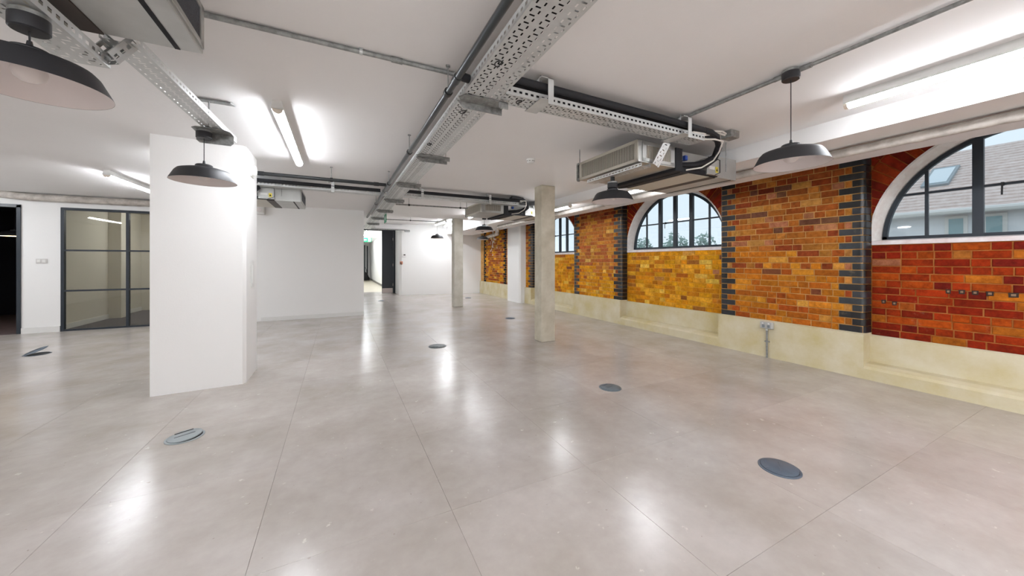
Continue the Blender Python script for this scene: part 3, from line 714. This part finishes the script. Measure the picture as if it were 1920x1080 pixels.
# branch to the near air handler
t2, *_ = tray('cable_tray', (.90, 1.955, ZT), (2.74, 1.955, ZT), .14, .05, 'perforated branch tray leading from the wide tray to the near air unit')
mark(1.02, 1.95, ZT - .002, t2, .03)
t3, *_ = tray('cable_tray', (.90, 5.62, ZT), (2.9, 5.62, ZT), .14, .05, 'perforated branch tray leading to the air unit behind the concrete column')
t4, *_ = tray('cable_tray', (-1.9, 5.66, ZT), (.66, 5.66, ZT), .14, .05, 'perforated branch tray beyond the pillar on the left of the wide tray')
t5, *_ = tray('cable_tray', (-.965, -.8, 2.08), (-.965, 2.14, 2.08), .15, .05, 'low perforated tray carrying the big pendant lamp at top left')
t6, *_ = tray('cable_tray', (-.86, 2.12, 2.2), (-.80, 3.52, 2.2), .12, .04, 'sloping away perforated tray above the pendant lamp by the pillar')
t7, *_ = tray('cable_tray', (-.90, 2.13, 2.09), (-.86, 2.2, 2.21), .12, .05, 'short steel jog joining the two perforated trays at top left')
t8, *_ = tray('cable_tray', (2.30, 2.10, 2.032), (2.30, 2.81, 2.032), .10, .03, 'slim perforated strip under the near air unit')
t9, *_ = tray('cable_tray', (2.41, 2.098, 2.055), (2.49, 2.045, 2.25), .075, .012, 'short slanting perforated strip up to the branch tray', up=(0, 1, 0))

# brackets on the branch trays
def hang_bracket(x, y, label, zt=ZT, top=ZC):
    b = thing('hanger_bracket', (x, y, zt), label, 'bracket', 'hanger brackets')
    MB().box(x - .045, x + .045, y - .122, y + .09, zt - .006, zt - .002).build('foot', galv, b)
    MB().box(x + .005, x + .045, y - .124, y - .120, zt - .03, top - .03).build('strap', galv, b)
    MB().box(x - .045, x + .045, y - .124, y - .06, top - .034, top - .03).build('head', galv, b)
    MB().box(x - .045, x - .041, y - .092, y - .06, top - .07, top - .03).build('lip', galv, b)
    MB().tube([(x - .02, y - .075, zt + .1), (x - .02, y - .075, top)], .005, 6).build('threaded_rod', galvd, b)
hang_bracket(1.16, 1.955, 'galvanised hanger bracket on the branch tray near the wide tray')
hang_bracket(2.46, 1.955, 'galvanised hanger bracket where the branch tray meets the near air unit')
hang_bracket(2.3, 5.62, 'galvanised hanger bracket over the far air unit')
hang_bracket(-.1, 5.66, 'galvanised hanger bracket on the left far branch tray')
hang_bracket(1.15, 5.62, 'galvanised hanger bracket right of the wide tray on the far branch')
lb = thing('lamp_bracket', (-.85, 3.24, 2.2), 'grey steel cross plate holding the pendant lamp by the pillar', 'bracket')
MB().prism([(-.93, 3.2), (-.90, 3.17), (-.74, 3.17), (-.71, 3.2), (-.71, 3.3), (-.93, 3.3)], 2.185, 2.19, 'z').build('plate', galvd, lb)
MB().prism([(-.93, 2.19), (-.71, 2.19), (-.71, 2.13), (-.73, 2.11), (-.91, 2.11), (-.93, 2.13)], 3.297, 3.301, 'y').build('web', galvd, lb)
MB().prism([(-.93, 3.2), (-.71, 3.2), (-.69, 3.25), (-.93, 3.25)], 2.395, 2.405, 'z').build('ceiling_plate', galvd, lb)
MB().tube([(-.84, 3.23, 2.19), (-.84, 3.23, 2.41)], .005, 6).build('threaded_rod', galvd, lb)

# ------------------------------------------------------------------ pipes and conduits
def clampring(x, y, z, r, axis, parent, top):
    M_ = Matrix.Translation((x, y, z)) @ Matrix.Rotation(PI / 2, 4, 'X' if axis == 'y' else 'Y')
    MB().lathe([(r + .001, -.015), (r + .006, -.015), (r + .006, .015), (r + .001, .015)], n=16, close=False).xf(M_).build('clamp', blk, parent, True)
    MB().tube([(x, y, z + r), (x, y, top)], .004, 6).build('rod', galvd, parent)
    MB().tube([(x, y, top - .008), (x, y, top)], .014, 8).build('rod_flange', galvd, parent)
def pipe(name, pts, r, m, label, hang=(), axis='y', cat='pipe', n=14, top=ZC, rings=(), group=None):
    o = thing(name, pts[0], label, cat, group)
    MB().tube(pts, r, n).build('run', m, o, True)
    for h in hang: clampring(h[0], h[1], h[2], r, axis, o, top)
    for h in rings: MB().tube([(h[0] - (.03 if axis == 'x' else 0), h[1] - (.03 if axis == 'y' else 0), h[2]), (h[0] + (.03 if axis == 'x' else 0), h[1] + (.03 if axis == 'y' else 0), h[2])], r + .004, n).build('coupling', m, o, True)
    return o
pipe('service_pipe', [(.585, -1.2, 2.25), (.585, 8.6, 2.25)], .0195, pipe_m, 'dark steel pipe running alongside the wide central tray', [(.585, 2.03, 2.25), (.585, 3.3, 2.25), (.585, 4.75, 2.25), (.585, 6.5, 2.25)], rings=[(.585, 1.86, 2.25), (.585, 5.3, 2.25)])
pipe('service_pipe', [(-.86, 4.86, 2.25), (.56, 4.86, 2.25)], .021, bpipe_m, 'black pipe from the broad pillar to the central steel pipe', [(-.08, 4.86, 2.25)], 'x', rings=[(-.8, 4.86, 2.25), (.44, 4.86, 2.25)])
pipe('service_pipe', [(-1.5, 5.56, 2.305), (.56, 5.56, 2.305)], .025, black, 'black insulated pipe above the left far branch tray', [], 'x')
pipe('service_pipe', [(.90, 5.52, 2.32), (2.9, 5.52, 2.32)], .025, black, 'black insulated pipe above the right far branch tray', [], 'x')
o = pipe('insulated_pipe', [(.93, 1.865, 2.335), (2.2, 1.865, 2.335), (2.72, 1.875, 2.33)], .0225, black, 'pair of black foam insulated pipes along the near branch tray', (), 'x')
MB().tube([(.93, 1.915, 2.33), (2.72, 1.925, 2.325)], .02, 12).build('second_run', black, o, True)
MB().tube([(.93, 1.915, 2.275), (2.70, 1.915, 2.275)], .022, 10).build('tray_run', black, o, True)
MB().tube([(.93, 1.965, 2.275), (2.70, 1.965, 2.275)], .022, 10).build('tray_run', black, o, True)
MB().tube([(.90, 1.862, 2.335), (.95, 1.865, 2.335)], .026, 10).build('end_sleeve', black, o, True)
pipe('black_sleeve', [(.61, 1.885, 2.285), (.668, 1.895, 2.285)], .024, black, 'short black insulated pipe stub beside the wide tray', (), 'x')
pipe('conduit', [(-.6, 2.1, 2.395), (.64, 2.08, 2.395)], .0125, galvd, 'speckled galvanised conduit crossing the ceiling left of the wide tray', (), 'x', rings=[(.3, 2.085, 2.395)])
ob = thing('conduit_saddle', (.11, 2.09, 2.39), 'small saddle clip fixing the speckled conduit to the ceiling', 'clip')
MB().box(.10, .12, 2.07, 2.11, 2.405, 2.41).build('foot', galv, ob); MB().lathe([(.014, -.008), (.017, -.008), (.017, .008), (.014, .008)], n=14, close=False).xf(Matrix.Translation((.11, 2.087, 2.395)) @ Matrix.Rotation(PI / 2, 4, 'Y')).build('loop', galv, ob)
pipe('conduit', [(2.48, -1.5, 2.392), (2.48, 1.98, 2.392)], .011, galvd, 'galvanised conduit on the ceiling feeding the right pendant lamp', (), 'y', rings=[(2.48, 1.205, 2.392), (2.48, 1.07, 2.392)])
pipe('conduit', [(2.505, 1.2, 2.398), (2.505, 1.98, 2.398)], .008, galvd, 'thin second conduit beside the right lamp feed', (), 'y')
pipe('conduit', [(.92, 6.55, 2.27), (2.45, 6.42, 2.27)], .013, galvd, 'thin steel conduit hanging far beyond the branch tray', [(1.15, 6.53, 2.27), (2.1, 6.45, 2.27)], 'x')
pipe('conduit', [(.85, 10.6, 2.45), (3.3, 10.5, 2.45)], .014, galvd, 'thin steel conduit near the back wall', [(1.9, 10.56, 2.45)], 'x', top=ZF)
pipe('conduit', [(.9, 12.9, 2.36), (2.2, 12.9, 2.36)], .02, galvd, 'dull steel rod below the white trunking by the corridor door', (), 'x')
jb = thing('junction_box', (2.2, 12.9, 2.36), 'small grey junction box at the end of the far steel rod', 'junction box')
MB().bbox(2.12, 2.3, 12.84, 12.96, 2.30, 2.37, .006).build('box', galvd, jb); MB().box(2.14, 2.28, 12.86, 12.94, 2.28, 2.30).build('lid', galv, jb)

def lumpy(name, pts, r, label, seed, n=14, step=.05):
    rr = random.Random(seed); P0 = [Vector(p) for p in pts]; out = []; rad = []
    for a, b in zip(P0, P0[1:]):
        k = max(2, int((b - a).length / step))
        for q in range(k): out.append(a.lerp(b, q / k))
    out.append(P0[-1])
    ph = 0
    for q, p in enumerate(out):
        ph = ph * .7 + rr.uniform(-.3, .3); rad.append(r * (1 + .10 * ph + (.10 if rr.random() < .05 else 0)))
    o = thing(name, pts[0], label, 'pipe', 'old lagged pipes')
    MB().tube([tuple(p + Vector((rr.uniform(-.002, .002), 0, rr.uniform(-.002, .002)))) for p in out], rad, n).build('lagging', lime, o, True)
    return o
lo = lumpy('lagged_pipe', [(4.035, -2.5, 2.208), (4.035, 9.0, 2.208), (4.3, 9.6, 2.19)], .0375, 'old white lagged pipe under the beam above the brick wall', 3)
for y in (.52, 1.9, 4.6): MB().tube([(4.035, y - .015, 2.208), (4.035, y + .015, 2.208)], .044, 14).build('pipe_collar', lime, lo, True)
lumpy('lagged_pipe', [(-5.05, 8.98, 2.36), (-4.72, 8.96, 2.335), (-2.9, 8.96, 2.335)], .06, 'white lagged pipe along the top of the left wall above the glazing', 5)
lumpy('lagged_pipe', [(4.35, 9.75, 2.18), (4.6, 10.3, 2.15), (4.85, 10.8, 2.18), (4.9, 11.9, 2.13)], .06, 'tangle of white lagged pipe above the far brick wall', 8)

# ------------------------------------------------------------------ air handling units
def air_unit(loc, label, full=True):
    X, Y, Z = loc; SA = .9; top_ = Z + (ZC - Z) / SA; r = thing('air_handling_unit', loc, label, 'air conditioner', 'ceiling air handling units')
    Wd, H = .87, .205
    pn = MB(); pn.bbox(X, X + .50, Y, Y + Wd, Z, Z + H, .003); body = pn.build('plenum_box', silver, r)
    # grille frames
    fr = MB(); e = .035; t = .008
    for a, b, c, d in ((Y, Y + Wd, Z, Z + e * .8), (Y, Y + Wd, Z + H - e * .8, Z + H), (Y, Y + e, Z, Z + H), (Y + Wd - e, Y + Wd, Z, Z + H)): fr.box(X - t, X, a, b, c, d)
    gl = fr.build('long_grille', cream, r)
    MB().box(X - .002, X + .001, Y + e, Y + Wd - e, Z + e * .8, Z + H - e * .8).build('grille_opening', mat('grille_dark', (58, 54, 48), .8), gl)
    lv = MB(); n = 44
    for k in range(n):
        y = Y + e + (Wd - 2 * e) * (k + .5) / n; lv.box(X - .007, X, y - .0035, y + .0035, Z + e * .8, Z + H - e * .8)
    q = lv.build('louvre', cream, gl); q['kind'] = 'stuff'
    fr = MB(); x0, x1 = X + .05, X + .48
    for a, b, c, d in ((x0, x1, Z + .012, Z + .042), (x0, x1, Z + H - .042, Z + H - .012), (x0, x0 + .05, Z + .012, Z + H - .012), (x1 - .05, x1, Z + .012, Z + H - .012)): fr.box(a, b, Y - t, Y, c, d)
    g2 = fr.build('short_grille', silver, r)
    MB().box(x0 + .05, x1 - .05, Y - .002, Y + .001, Z + .042, Z + H - .042).build('grille_opening', mat('grille_brown', (92, 78, 66), .8), g2)
    lv = MB(); n = 20
    for k in range(n):
        x = x0 + .05 + (x1 - x0 - .1) * (k + .5) / n; lv.box(x - .0032, x + .0032, Y - .007, Y, Z + .042, Z + H - .042)
    q = lv.build('louvre', cream, g2); q['kind'] = 'stuff'
    # black insulated casing and drip tray
    MB().bbox(X + .50, X + .60, Y - .01, Y + Wd + .01, Z - .03, Z + .20, .004).build('black_casing', black, r)
    MB().prism([(X + .60, Z - .035), (X + .74, Z - .012), (X + 1.2, Z - .012), (X + 1.2, Z + .03), (X + .60, Z + .03)], Y + .02, Y + Wd + .02, 'y').build('drip_tray', black, r)
    MB().box(X + .76, X + 1.10, Y + .05, Y + Wd + .02, Z - .018, Z - .012).build('under_panel', cream, r)
    MB().box(X + 1.10, X + 1.20, Y + .05, Y + Wd + .02, Z - .020, Z - .012).build('dark_strip', mat('brown_strip', (72, 64, 60), .6), r)
    MB().bbox(X + .60, X + 1.25, Y + .09, Y + Wd, Z + .03, Z + .22, .004).build('coil_casing', silver, r)
    MB().bbox(X + 1.20, X + 1.55, Y + .03, Y + Wd + .02, Z - .016, Z + .22, .004).build('end_box', silver, r)
    MB().box(X + 1.445, X + 1.465, Y + .035, Y + Wd + .015, Z - .019, Z - .015).build('black_joint', black, r)
    ep = MB()
    for a, b, c, d in ((Y + .05, Y + Wd, Z, Z + .025), (Y + .05, Y + Wd, Z + .18, Z + .205), (Y + .05, Y + .09, Z, Z + .205), (Y + Wd - .04, Y + Wd, Z, Z + .205)): ep.box(X + 1.55, X + 1.558, a, b, c, d)
    ei = ep.build('intake_frame', silver, r)
    MB().box(X + 1.548, X + 1.553, Y + .09, Y + Wd - .04, Z + .025, Z + .18).build('intake_mesh', mat('dark_mesh', (70, 74, 82), .7, var=.5, scale=160), ei)
    # control box on the near side
    cbx = MB().bbox(X + 1.0, X + 1.21, Y + .0, Y + .09, Z - .005, Z + .17, .004).build('control_box', silver, r)
    MB().box(X + 1.03, X + 1.12, Y - .003, Y, Z + .05, Z + .085).build('label_plate', plastic, cbx)
    st = MB().box(X + 1.135, X + 1.175, Y - .003, Y, Z + .025, Z + .085).build('warning_sticker', yellow, cbx)
    MB().prism([(X + 1.142, Z + .04), (X + 1.168, Z + .04), (X + 1.155, Z + .072)], Y - .005, Y - .003, 'y').build('triangle_mark', blk, cbx)
    MB().tube([(X + 1.01, Y - .004, Z + .175), (X + 1.205, Y - .004, Z + .165), (X + 1.205, Y - .004, Z + .03), (X + 1.12, Y - .004, Z - .005)], .004, 5).build('black_cable', blk, cbx)
    MB().bbox(X + .72, X + .76, Y + .05, Y + .09, Z + .12, Z + .17, .004).build('blue_connector', blue, r)
    MB().bbox(X + .62, X + .68, Y + .05, Y + .09, Z + .11, Z + .19, .003).build('data_plate', plastic, r)
    # black insulated connections curving up to the tray
    def hp(q): return [(X + (x - 2.242) / SA, Y + (y - 2.133) / SA, Z + (z - 2.077) / SA) for x, y, z in q]
    MB().tube(hp([(2.78, 2.19, 2.125), (2.95, 2.13, 2.135), (3.06, 2.10, 2.165), (3.13, 2.06, 2.215), (3.10, 2.0, 2.29), (2.97, 1.93, 2.335), (2.82, 1.885, 2.335), (2.72, 1.875, 2.33)]), .027, 10).build('hose', black, r, True)
    MB().tube(hp([(2.82, 2.20, 2.10), (2.98, 2.15, 2.105), (3.09, 2.11, 2.14), (3.16, 2.07, 2.20), (3.13, 2.01, 2.28), (3.0, 1.95, 2.32), (2.85, 1.93, 2.325), (2.72, 1.925, 2.325)]), .026, 10).build('hose', black, r, True)
    MB().tube(hp([(2.86, 2.15, 2.08), (2.98, 2.08, 2.10), (3.06, 2.02, 2.16), (3.07, 1.97, 2.23), (3.04, 1.92, 2.30), (2.9, 1.9, 2.29), (2.7, 1.93, 2.27)]), .008, 6).build('white_cable', wire_w, r, True)
    # hanging rods and end bracket
    for x, y in ((X + .02, Y + Wd + .03), (X + 1.3, Y - .01), (X + 1.3, Y + Wd + .04), (X + .62, Y + Wd + .04)): MB().tube([(x, y, Z + .05), (x, y, top_)], .005, 6).build('threaded_rod', galvd, r)
    MB().prism([(Y + Wd, Z + .02), (Y + Wd + .05, Z + .0), (Y + Wd + .06, Z + .02), (Y + Wd + .06, Z + .19), (Y + Wd + .05, Z + .21), (Y + Wd, Z + .21), (Y + Wd, Z + .195), (Y + Wd + .04, Z + .185), (Y + Wd + .04, Z + .035), (Y + Wd, Z + .035)], X - .004, X + .03, 'x').build('hanging_bracket', galvd, r)
    r.scale = (SA, SA, SA)
    return r
ac = air_unit((2.242, 2.133, 2.077), 'large silver air unit with louvred grilles left of the right pendant lamp')
for loc, lab in (((2.25, 5.755, 2.112), 'smaller looking silver air unit half hidden behind the concrete column'), ((-1.94, 1.22, 2.185), 'silver air unit cut off by the top left corner'), ((-1.88, 5.76, 2.10), 'silver air unit mostly hidden behind the broad white pillar')):
    c = copy_tree(ac); c.location = loc; c['label'] = lab
jb = thing('junction_box', (3.15, 1.93, 2.38), 'grey ceiling junction box with white cables right of the near branch tray', 'junction box')
MB().bbox(3.10, 3.22, 1.88, 1.98, 2.345, 2.41, .006).build('box', galvd, jb)
MB().tube([(3.10, 1.93, 2.38), (3.0, 1.90, 2.375), (2.85, 1.88, 2.345), (2.72, 1.88, 2.305), (2.6, 1.89, 2.30)], .008, 6).build('cable', wire_w, jb, True)
MB().tube([(3.10, 1.94, 2.37), (2.98, 1.915, 2.36), (2.83, 1.90, 2.32), (2.7, 1.90, 2.29)], .008, 6).build('cable', wire_w, jb, True)
MB().tube([(2.44, 1.96, 2.395), (2.41, 1.93, 2.33), (2.38, 1.92, 2.29), (2.2, 1.94, 2.27)], .006, 6).build('cable', wire_w, jb, True)
jb = thing('junction_box', (2.9, 5.62, 2.3), 'grey junction box with white cables above the far air unit', 'junction box')
MB().bbox(2.84, 2.98, 5.56, 5.68, 2.30, 2.38, .006).build('box', galvd, jb)
MB().tube([(2.84, 5.62, 2.34), (2.7, 5.6, 2.34), (2.55, 5.6, 2.28), (2.45, 5.6, 2.27)], .011, 6).build('cable', wire_w, jb, True)

# ------------------------------------------------------------------ pendant lamps
def pendant(loc, zr, ztop, label, zcan=None, warm=False, base=galvd):
    x, y = loc; r = thing('pendant_lamp', (x, y, zr), label, 'pendant lamp', 'black dome pendant lamps')
    prof = [(.190, 0), (.186, .010), (.176, .030), (.160, .062), (.146, .078), (.11, .090), (.055, .098), (.050, .100)]
    sh = MB().lathe(prof, (x, y, zr), 48, False).build('shade', lampb, r, True)
    inn = [(.1895, .0005), (.183, .010), (.172, .029), (.156, .058), (.14, .073), (.108, .085), (.05, .093), (0, .094)]
    MB().lathe(inn, (x, y, zr), 48, False).build('lining', emit('warm_lining', (1, .72, .36), 1.6) if warm else lampw, r, True)
    MB().lathe([(.048, .098), (.050, .10), (.050, .116), (.044, .122), (.010, .124), (.006, .150)], (x, y, zr), 28).build('cap', lampb, r, True)
    MB().lathe([(0, -.002), (.020, .003), (.034, .015), (.040, .034), (.036, .056), (.020, .08)], (x, y, zr + .012), 24).build('bulb', emit('warm_bulb', (1, .75, .4), 6) if warm else bulb_m, r, True)
    MB().tube([(x, y, zr + .145), (x, y, ztop - .04)], .0026, 6).build('cord', blk, r)
    MB().lathe([(.042, -.060), (.046, -.056), (.046, -.015), (.045, -.012)], (x, y, ztop), 28).build('canopy', lampb, r, True)
    MB().lathe([(.0455, -.014), (.0455, 0)], (x, y, ztop), 28).build('canopy_base', base, r, True)
    return r
pendant((2.47, 1.14), 1.83, 2.405, 'black dome pendant lamp hanging in front of the right brick pier')
pl2 = pendant((2.30, 2.50), 1.80, 1.985, 'black dome pendant lamp close under the near air unit')
MB().tube([(2.30, 2.50, 1.98), (2.30, 2.50, 2.031)], .02, 10).build('stem', blk, pl2)
pendant((-.87, 3.24), 1.815, 2.185, 'black dome pendant lamp hanging in front of the broad white pillar')
pendant((-.93, 1.77), 1.83, 2.072, 'huge looking black dome pendant lamp at the top left corner')
pendant((2.72, 6.75), 1.88, 2.17, 'black dome pendant lamp under the far air unit, left of the concrete column')
pendant((2.61, 10.2), 1.92, 2.59, 'small dark pendant lamp far off left of the pale column')
pendant((4.15, 10.45), 1.94, 2.25, 'small dark pendant lamp far off against the end brickwork')
pendant((-5.55, 10.2), 1.72, 2.40, 'warm glowing pendant lamp inside the dark doorway', warm=True)

# ------------------------------------------------------------------ small fittings
sd = thing('smoke_detector', (1.97, 3.47, ZC), 'white round smoke detector on the ceiling', 'smoke detector')
MB().lathe([(.048, 0), (.05, -.012), (.046, -.018)], (1.97, 3.47, ZC), 28).build('base', plastic, sd, True)
MB().lathe([(.042, -.018), (.044, -.03), (.036, -.044), (.02, -.05), (0, -.051)], (1.97, 3.47, ZC), 28).build('head', plastic, sd, True)
for k in range(8):
    a = k * PI / 4; MB().box(-.006, .006, .036, .0455, -.028, -.021).xf(Matrix.Translation((1.97, 3.47, ZC)) @ Matrix.Rotation(a, 4, 'Z')).build('vent', mat('vent_grey', (120, 120, 120), .6), sd)

so = thing('wall_socket', (4.955, 2.545, .41), 'metal-clad double socket on the rendered plinth', 'socket')
MB().bbox(4.915, 4.962, 2.475, 2.615, .375, .46, .004).build('back_box', galv, so)
MB().bbox(4.909, 4.916, 2.478, 2.612, .378, .457, .002).build('face_plate', silver, so)
for y in (2.505, 2.565): MB().box(4.906, 4.91, y - .008, y + .022, .39, .425).build('outlet', mat('socket_grey', (120, 126, 130), .5), so)
for y in (2.50, 2.57): MB().box(4.904, 4.91, y, y + .018, .435, .45).build('switch', plastic, so)
co = thing('conduit', (4.94, 2.545, 0), 'short vertical steel conduit from the floor up to the metal socket', 'conduit')
MB().tube([(4.938, 2.545, 0), (4.938, 2.545, .375)], .0105, 10).build('run', galvd, co, True); MB().box(4.93, 4.957, 2.52, 2.57, .2, .214).build('saddle', galvd, co)
MB().tube([(4.938, 2.545, .35), (4.938, 2.545, .376)], .015, 10).build('coupling', galv, co)

def floor_box(x, y, label, m=boxgrey, tilt=0, rz=0, rad=.107):
    r = thing('floor_box', (x, y, 0), label, 'floor box', 'round floor boxes')
    MB().lathe([(rad, 0), (rad, .003), (rad - .004, .005), (rad - .012, .005), (rad - .013, .0005)], (x, y, 0), 40, False).build('rim', m, r, True)
    MB().lathe([(rad - .013, .001), (0, .001)], (x, y, 0), 32, False).build('well', blk, r)
    ld = MB(); ld.lathe([(rad - .014, 0), (rad - .014, .006), (rad - .018, .008), (0, .008)], (0, 0, 0), 40)
    Mx = Matrix.Translation((x, y, .002)) @ Matrix.Rotation(rz, 4, 'Z') @ Matrix.Translation((-rad + .014, 0, 0)) @ Matrix.Rotation(-tilt, 4, 'Y') @ Matrix.Translation((rad - .014, 0, 0))
    ld.xf(Mx); lid = ld.build('lid', m, r, True)
    gr = MB(); gr.box(-.05, .05, rad - .05, rad - .036, .0078, .0095); gr.box(-.055, .055, -.003, .003, .0078, .009); gr.xf(Mx); gr.build('cable_flap', blk if tilt else boxdark, lid)
    return r
floor_box(2.365, 1.15, 'dark blue-grey round floor box nearest the camera at lower right', boxdark, rz=.6)
floor_box(2.385, 2.625, 'grey round floor box in the middle of the floor beyond the dark one', boxgrey, rz=.3)
floor_box(1.29, 5.03, 'patterned grey round floor box left of the concrete column', mat('worn_floor_box', (120, 128, 128), .4, .1, col2=(70, 76, 78), scale=45), rad=.13)
floor_box(-.97, 3.225, 'grey round floor box with its lid slightly raised in front of the broad pillar', mat('light_floor_box', (150, 158, 160), .4, .1), tilt=.07, rz=.35)
floor_box(-3.6, 6.98, 'black floor box with its flap propped open at the far left', boxdark, tilt=.42, rz=.5, rad=.12)
floor_box(3.34, 6.78, 'distant floor box just left of the concrete column base', boxdark)
floor_box(3.92, 11.2, 'tiny distant floor box right of the pale column base', boxdark)
floor_box(1.2, 11.6, 'tiny distant floor box in front of the corridor door', boxdark)

# ------------------------------------------------------------------ outside
struct('ground', MB().box(5.6, 90, -60, 90, -.5, -.3), mat('outside_ground', (186, 188, 184), .9), 'grey ground outside the windows', 'ground')
nb = thing('neighbour_house', (14, 0, -.3), 'brown tiled house with white windows seen through the rightmost arched window', 'house')
hx, hz = 12.0, 2.35
MB().box(hx + .25, 18, -9, 4.0, -.3, hz).build('wall', mat('hazed_house_wall', (232, 236, 240), .8), nb)  # wall colour lightened to paint in the hazy view
rt = mat('hazed_clay_tiles', (226, 212, 206), .8, col2=(204, 184, 176), scale=9, detail=6, coord='World')  # haze is mixed into these paled tile colours
gb = MB(); gb.prism([(hx + .25, hz), (15.0, 4.15), (17.75, hz)], 3.85, 4.0, 'y'); gb.build('gable', mat('hazed_house_wall', (232, 236, 240), .8), nb)
rs = MB(); n = 22
dx, dz = (15.0 - hx) / n, (4.2 - hz) / n
for k in range(n):
    x, z = hx + dx * k, hz + dz * k
    rs.prism([(x, z), (x, z + .035), (x + dx * 1.05, z + dz * 1.05 + .012), (x + dx * 1.05, z + dz * 1.05 - .03)], -9.2, 4.15, 'y')
rs.prism([(15.0, 4.2), (18, 2.35), (18, 2.3), (15.0, 4.12)], -9.2, 4.15, 'y')
q = rs.build('roof_tiles', rt, nb); q['kind'] = 'stuff'
MB().tube([(hx - .05, -9.2, hz - .02), (hx - .05, 4.15, hz - .02)], .06, 8).build('gutter', plastic, nb)
MB().prism([(hx - .02, hz - .03), (15.0, 4.16), (15.0, 4.3), (hx - .02, hz + .11)], 4.15, 4.2, 'y').build('bargeboard', plastic, nb)
for y in (2.34, 1.84, 1.2, .5, -.4, -1.5):
    w = MB(); w.box(hx + .2, hx + .25, y, y + .32, 1.55, 2.24); wf = w.build('window', plastic, nb)
    MB().box(hx + .19, hx + .2, y + .06, y + .26, 1.62, 2.18).build('pane', mat('house_pane', (150, 178, 184), .1), wf)
sk = MB(); kx = .5
def rp(t, off): return (hx + (15 - hx) * t - off * .52, hz + (4.2 - hz) * t + off * .85)
a, b = rp(.38, .08), rp(.68, .08); c_, d_ = rp(.68, -.02), rp(.38, -.02)
sk.prism([a, b, c_, d_], 2.80, 3.25, 'y'); skf = sk.build('rooflight', mat('rooflight_frame', (150, 160, 166), .5), nb)
a, b = rp(.41, .09), rp(.65, .09); c_, d_ = rp(.65, .075), rp(.41, .075)
MB().prism([a, b, c_, d_], 2.85, 3.20, 'y').build('pane', mat('rooflight_pane', (214, 226, 232), .05), skf)
def tree(x, y, h, w, label, seed):
    rr = random.Random(seed); r = thing('tree', (x, y, -.3), label, 'tree', 'trees outside the middle window')
    MB().tube([(x, y, -.3), (x, y, -.3 + h * .6)], .12, 6).build('trunk', mat('bark', (90, 80, 70), .9), r)
    mb = MB()
    for k in range(420):
        t, p = rr.uniform(0, 2 * PI), math.acos(rr.uniform(-1, 1)); q = rr.random() ** .4
        c = Vector((x + w * q * math.cos(t) * math.sin(p), y + w * q * math.sin(t) * math.sin(p), -.3 + h * .68 + h * .32 * q * math.cos(p)))
        a = Vector((rr.gauss(0, 1), rr.gauss(0, 1), rr.gauss(0, 1))).normalized(); b = a.orthogonal().normalized(); s = rr.uniform(.10, .24)
        mb.quad(tuple(c - a * s), tuple(c + b * s * .6), tuple(c + a * s), tuple(c - b * s * .6))
    q = mb.build('foliage', mat('grey_green_leaves', (150, 172, 164), .8), r, fix=False); q['kind'] = 'stuff'
tree(24.4, 22.8, 3.7, 1.0, 'pale tree left of the middle window mullion', 1); tree(26.4, 21.0, 4.1, 1.1, 'taller pale tree seen just left of the middle mullion', 2)
tree(27.8, 19.2, 4.0, 1.0, 'pale tree seen just right of the middle mullion', 3); tree(29.4, 17.4, 3.4, .9, 'low pale tree at the right side of the middle window', 4)
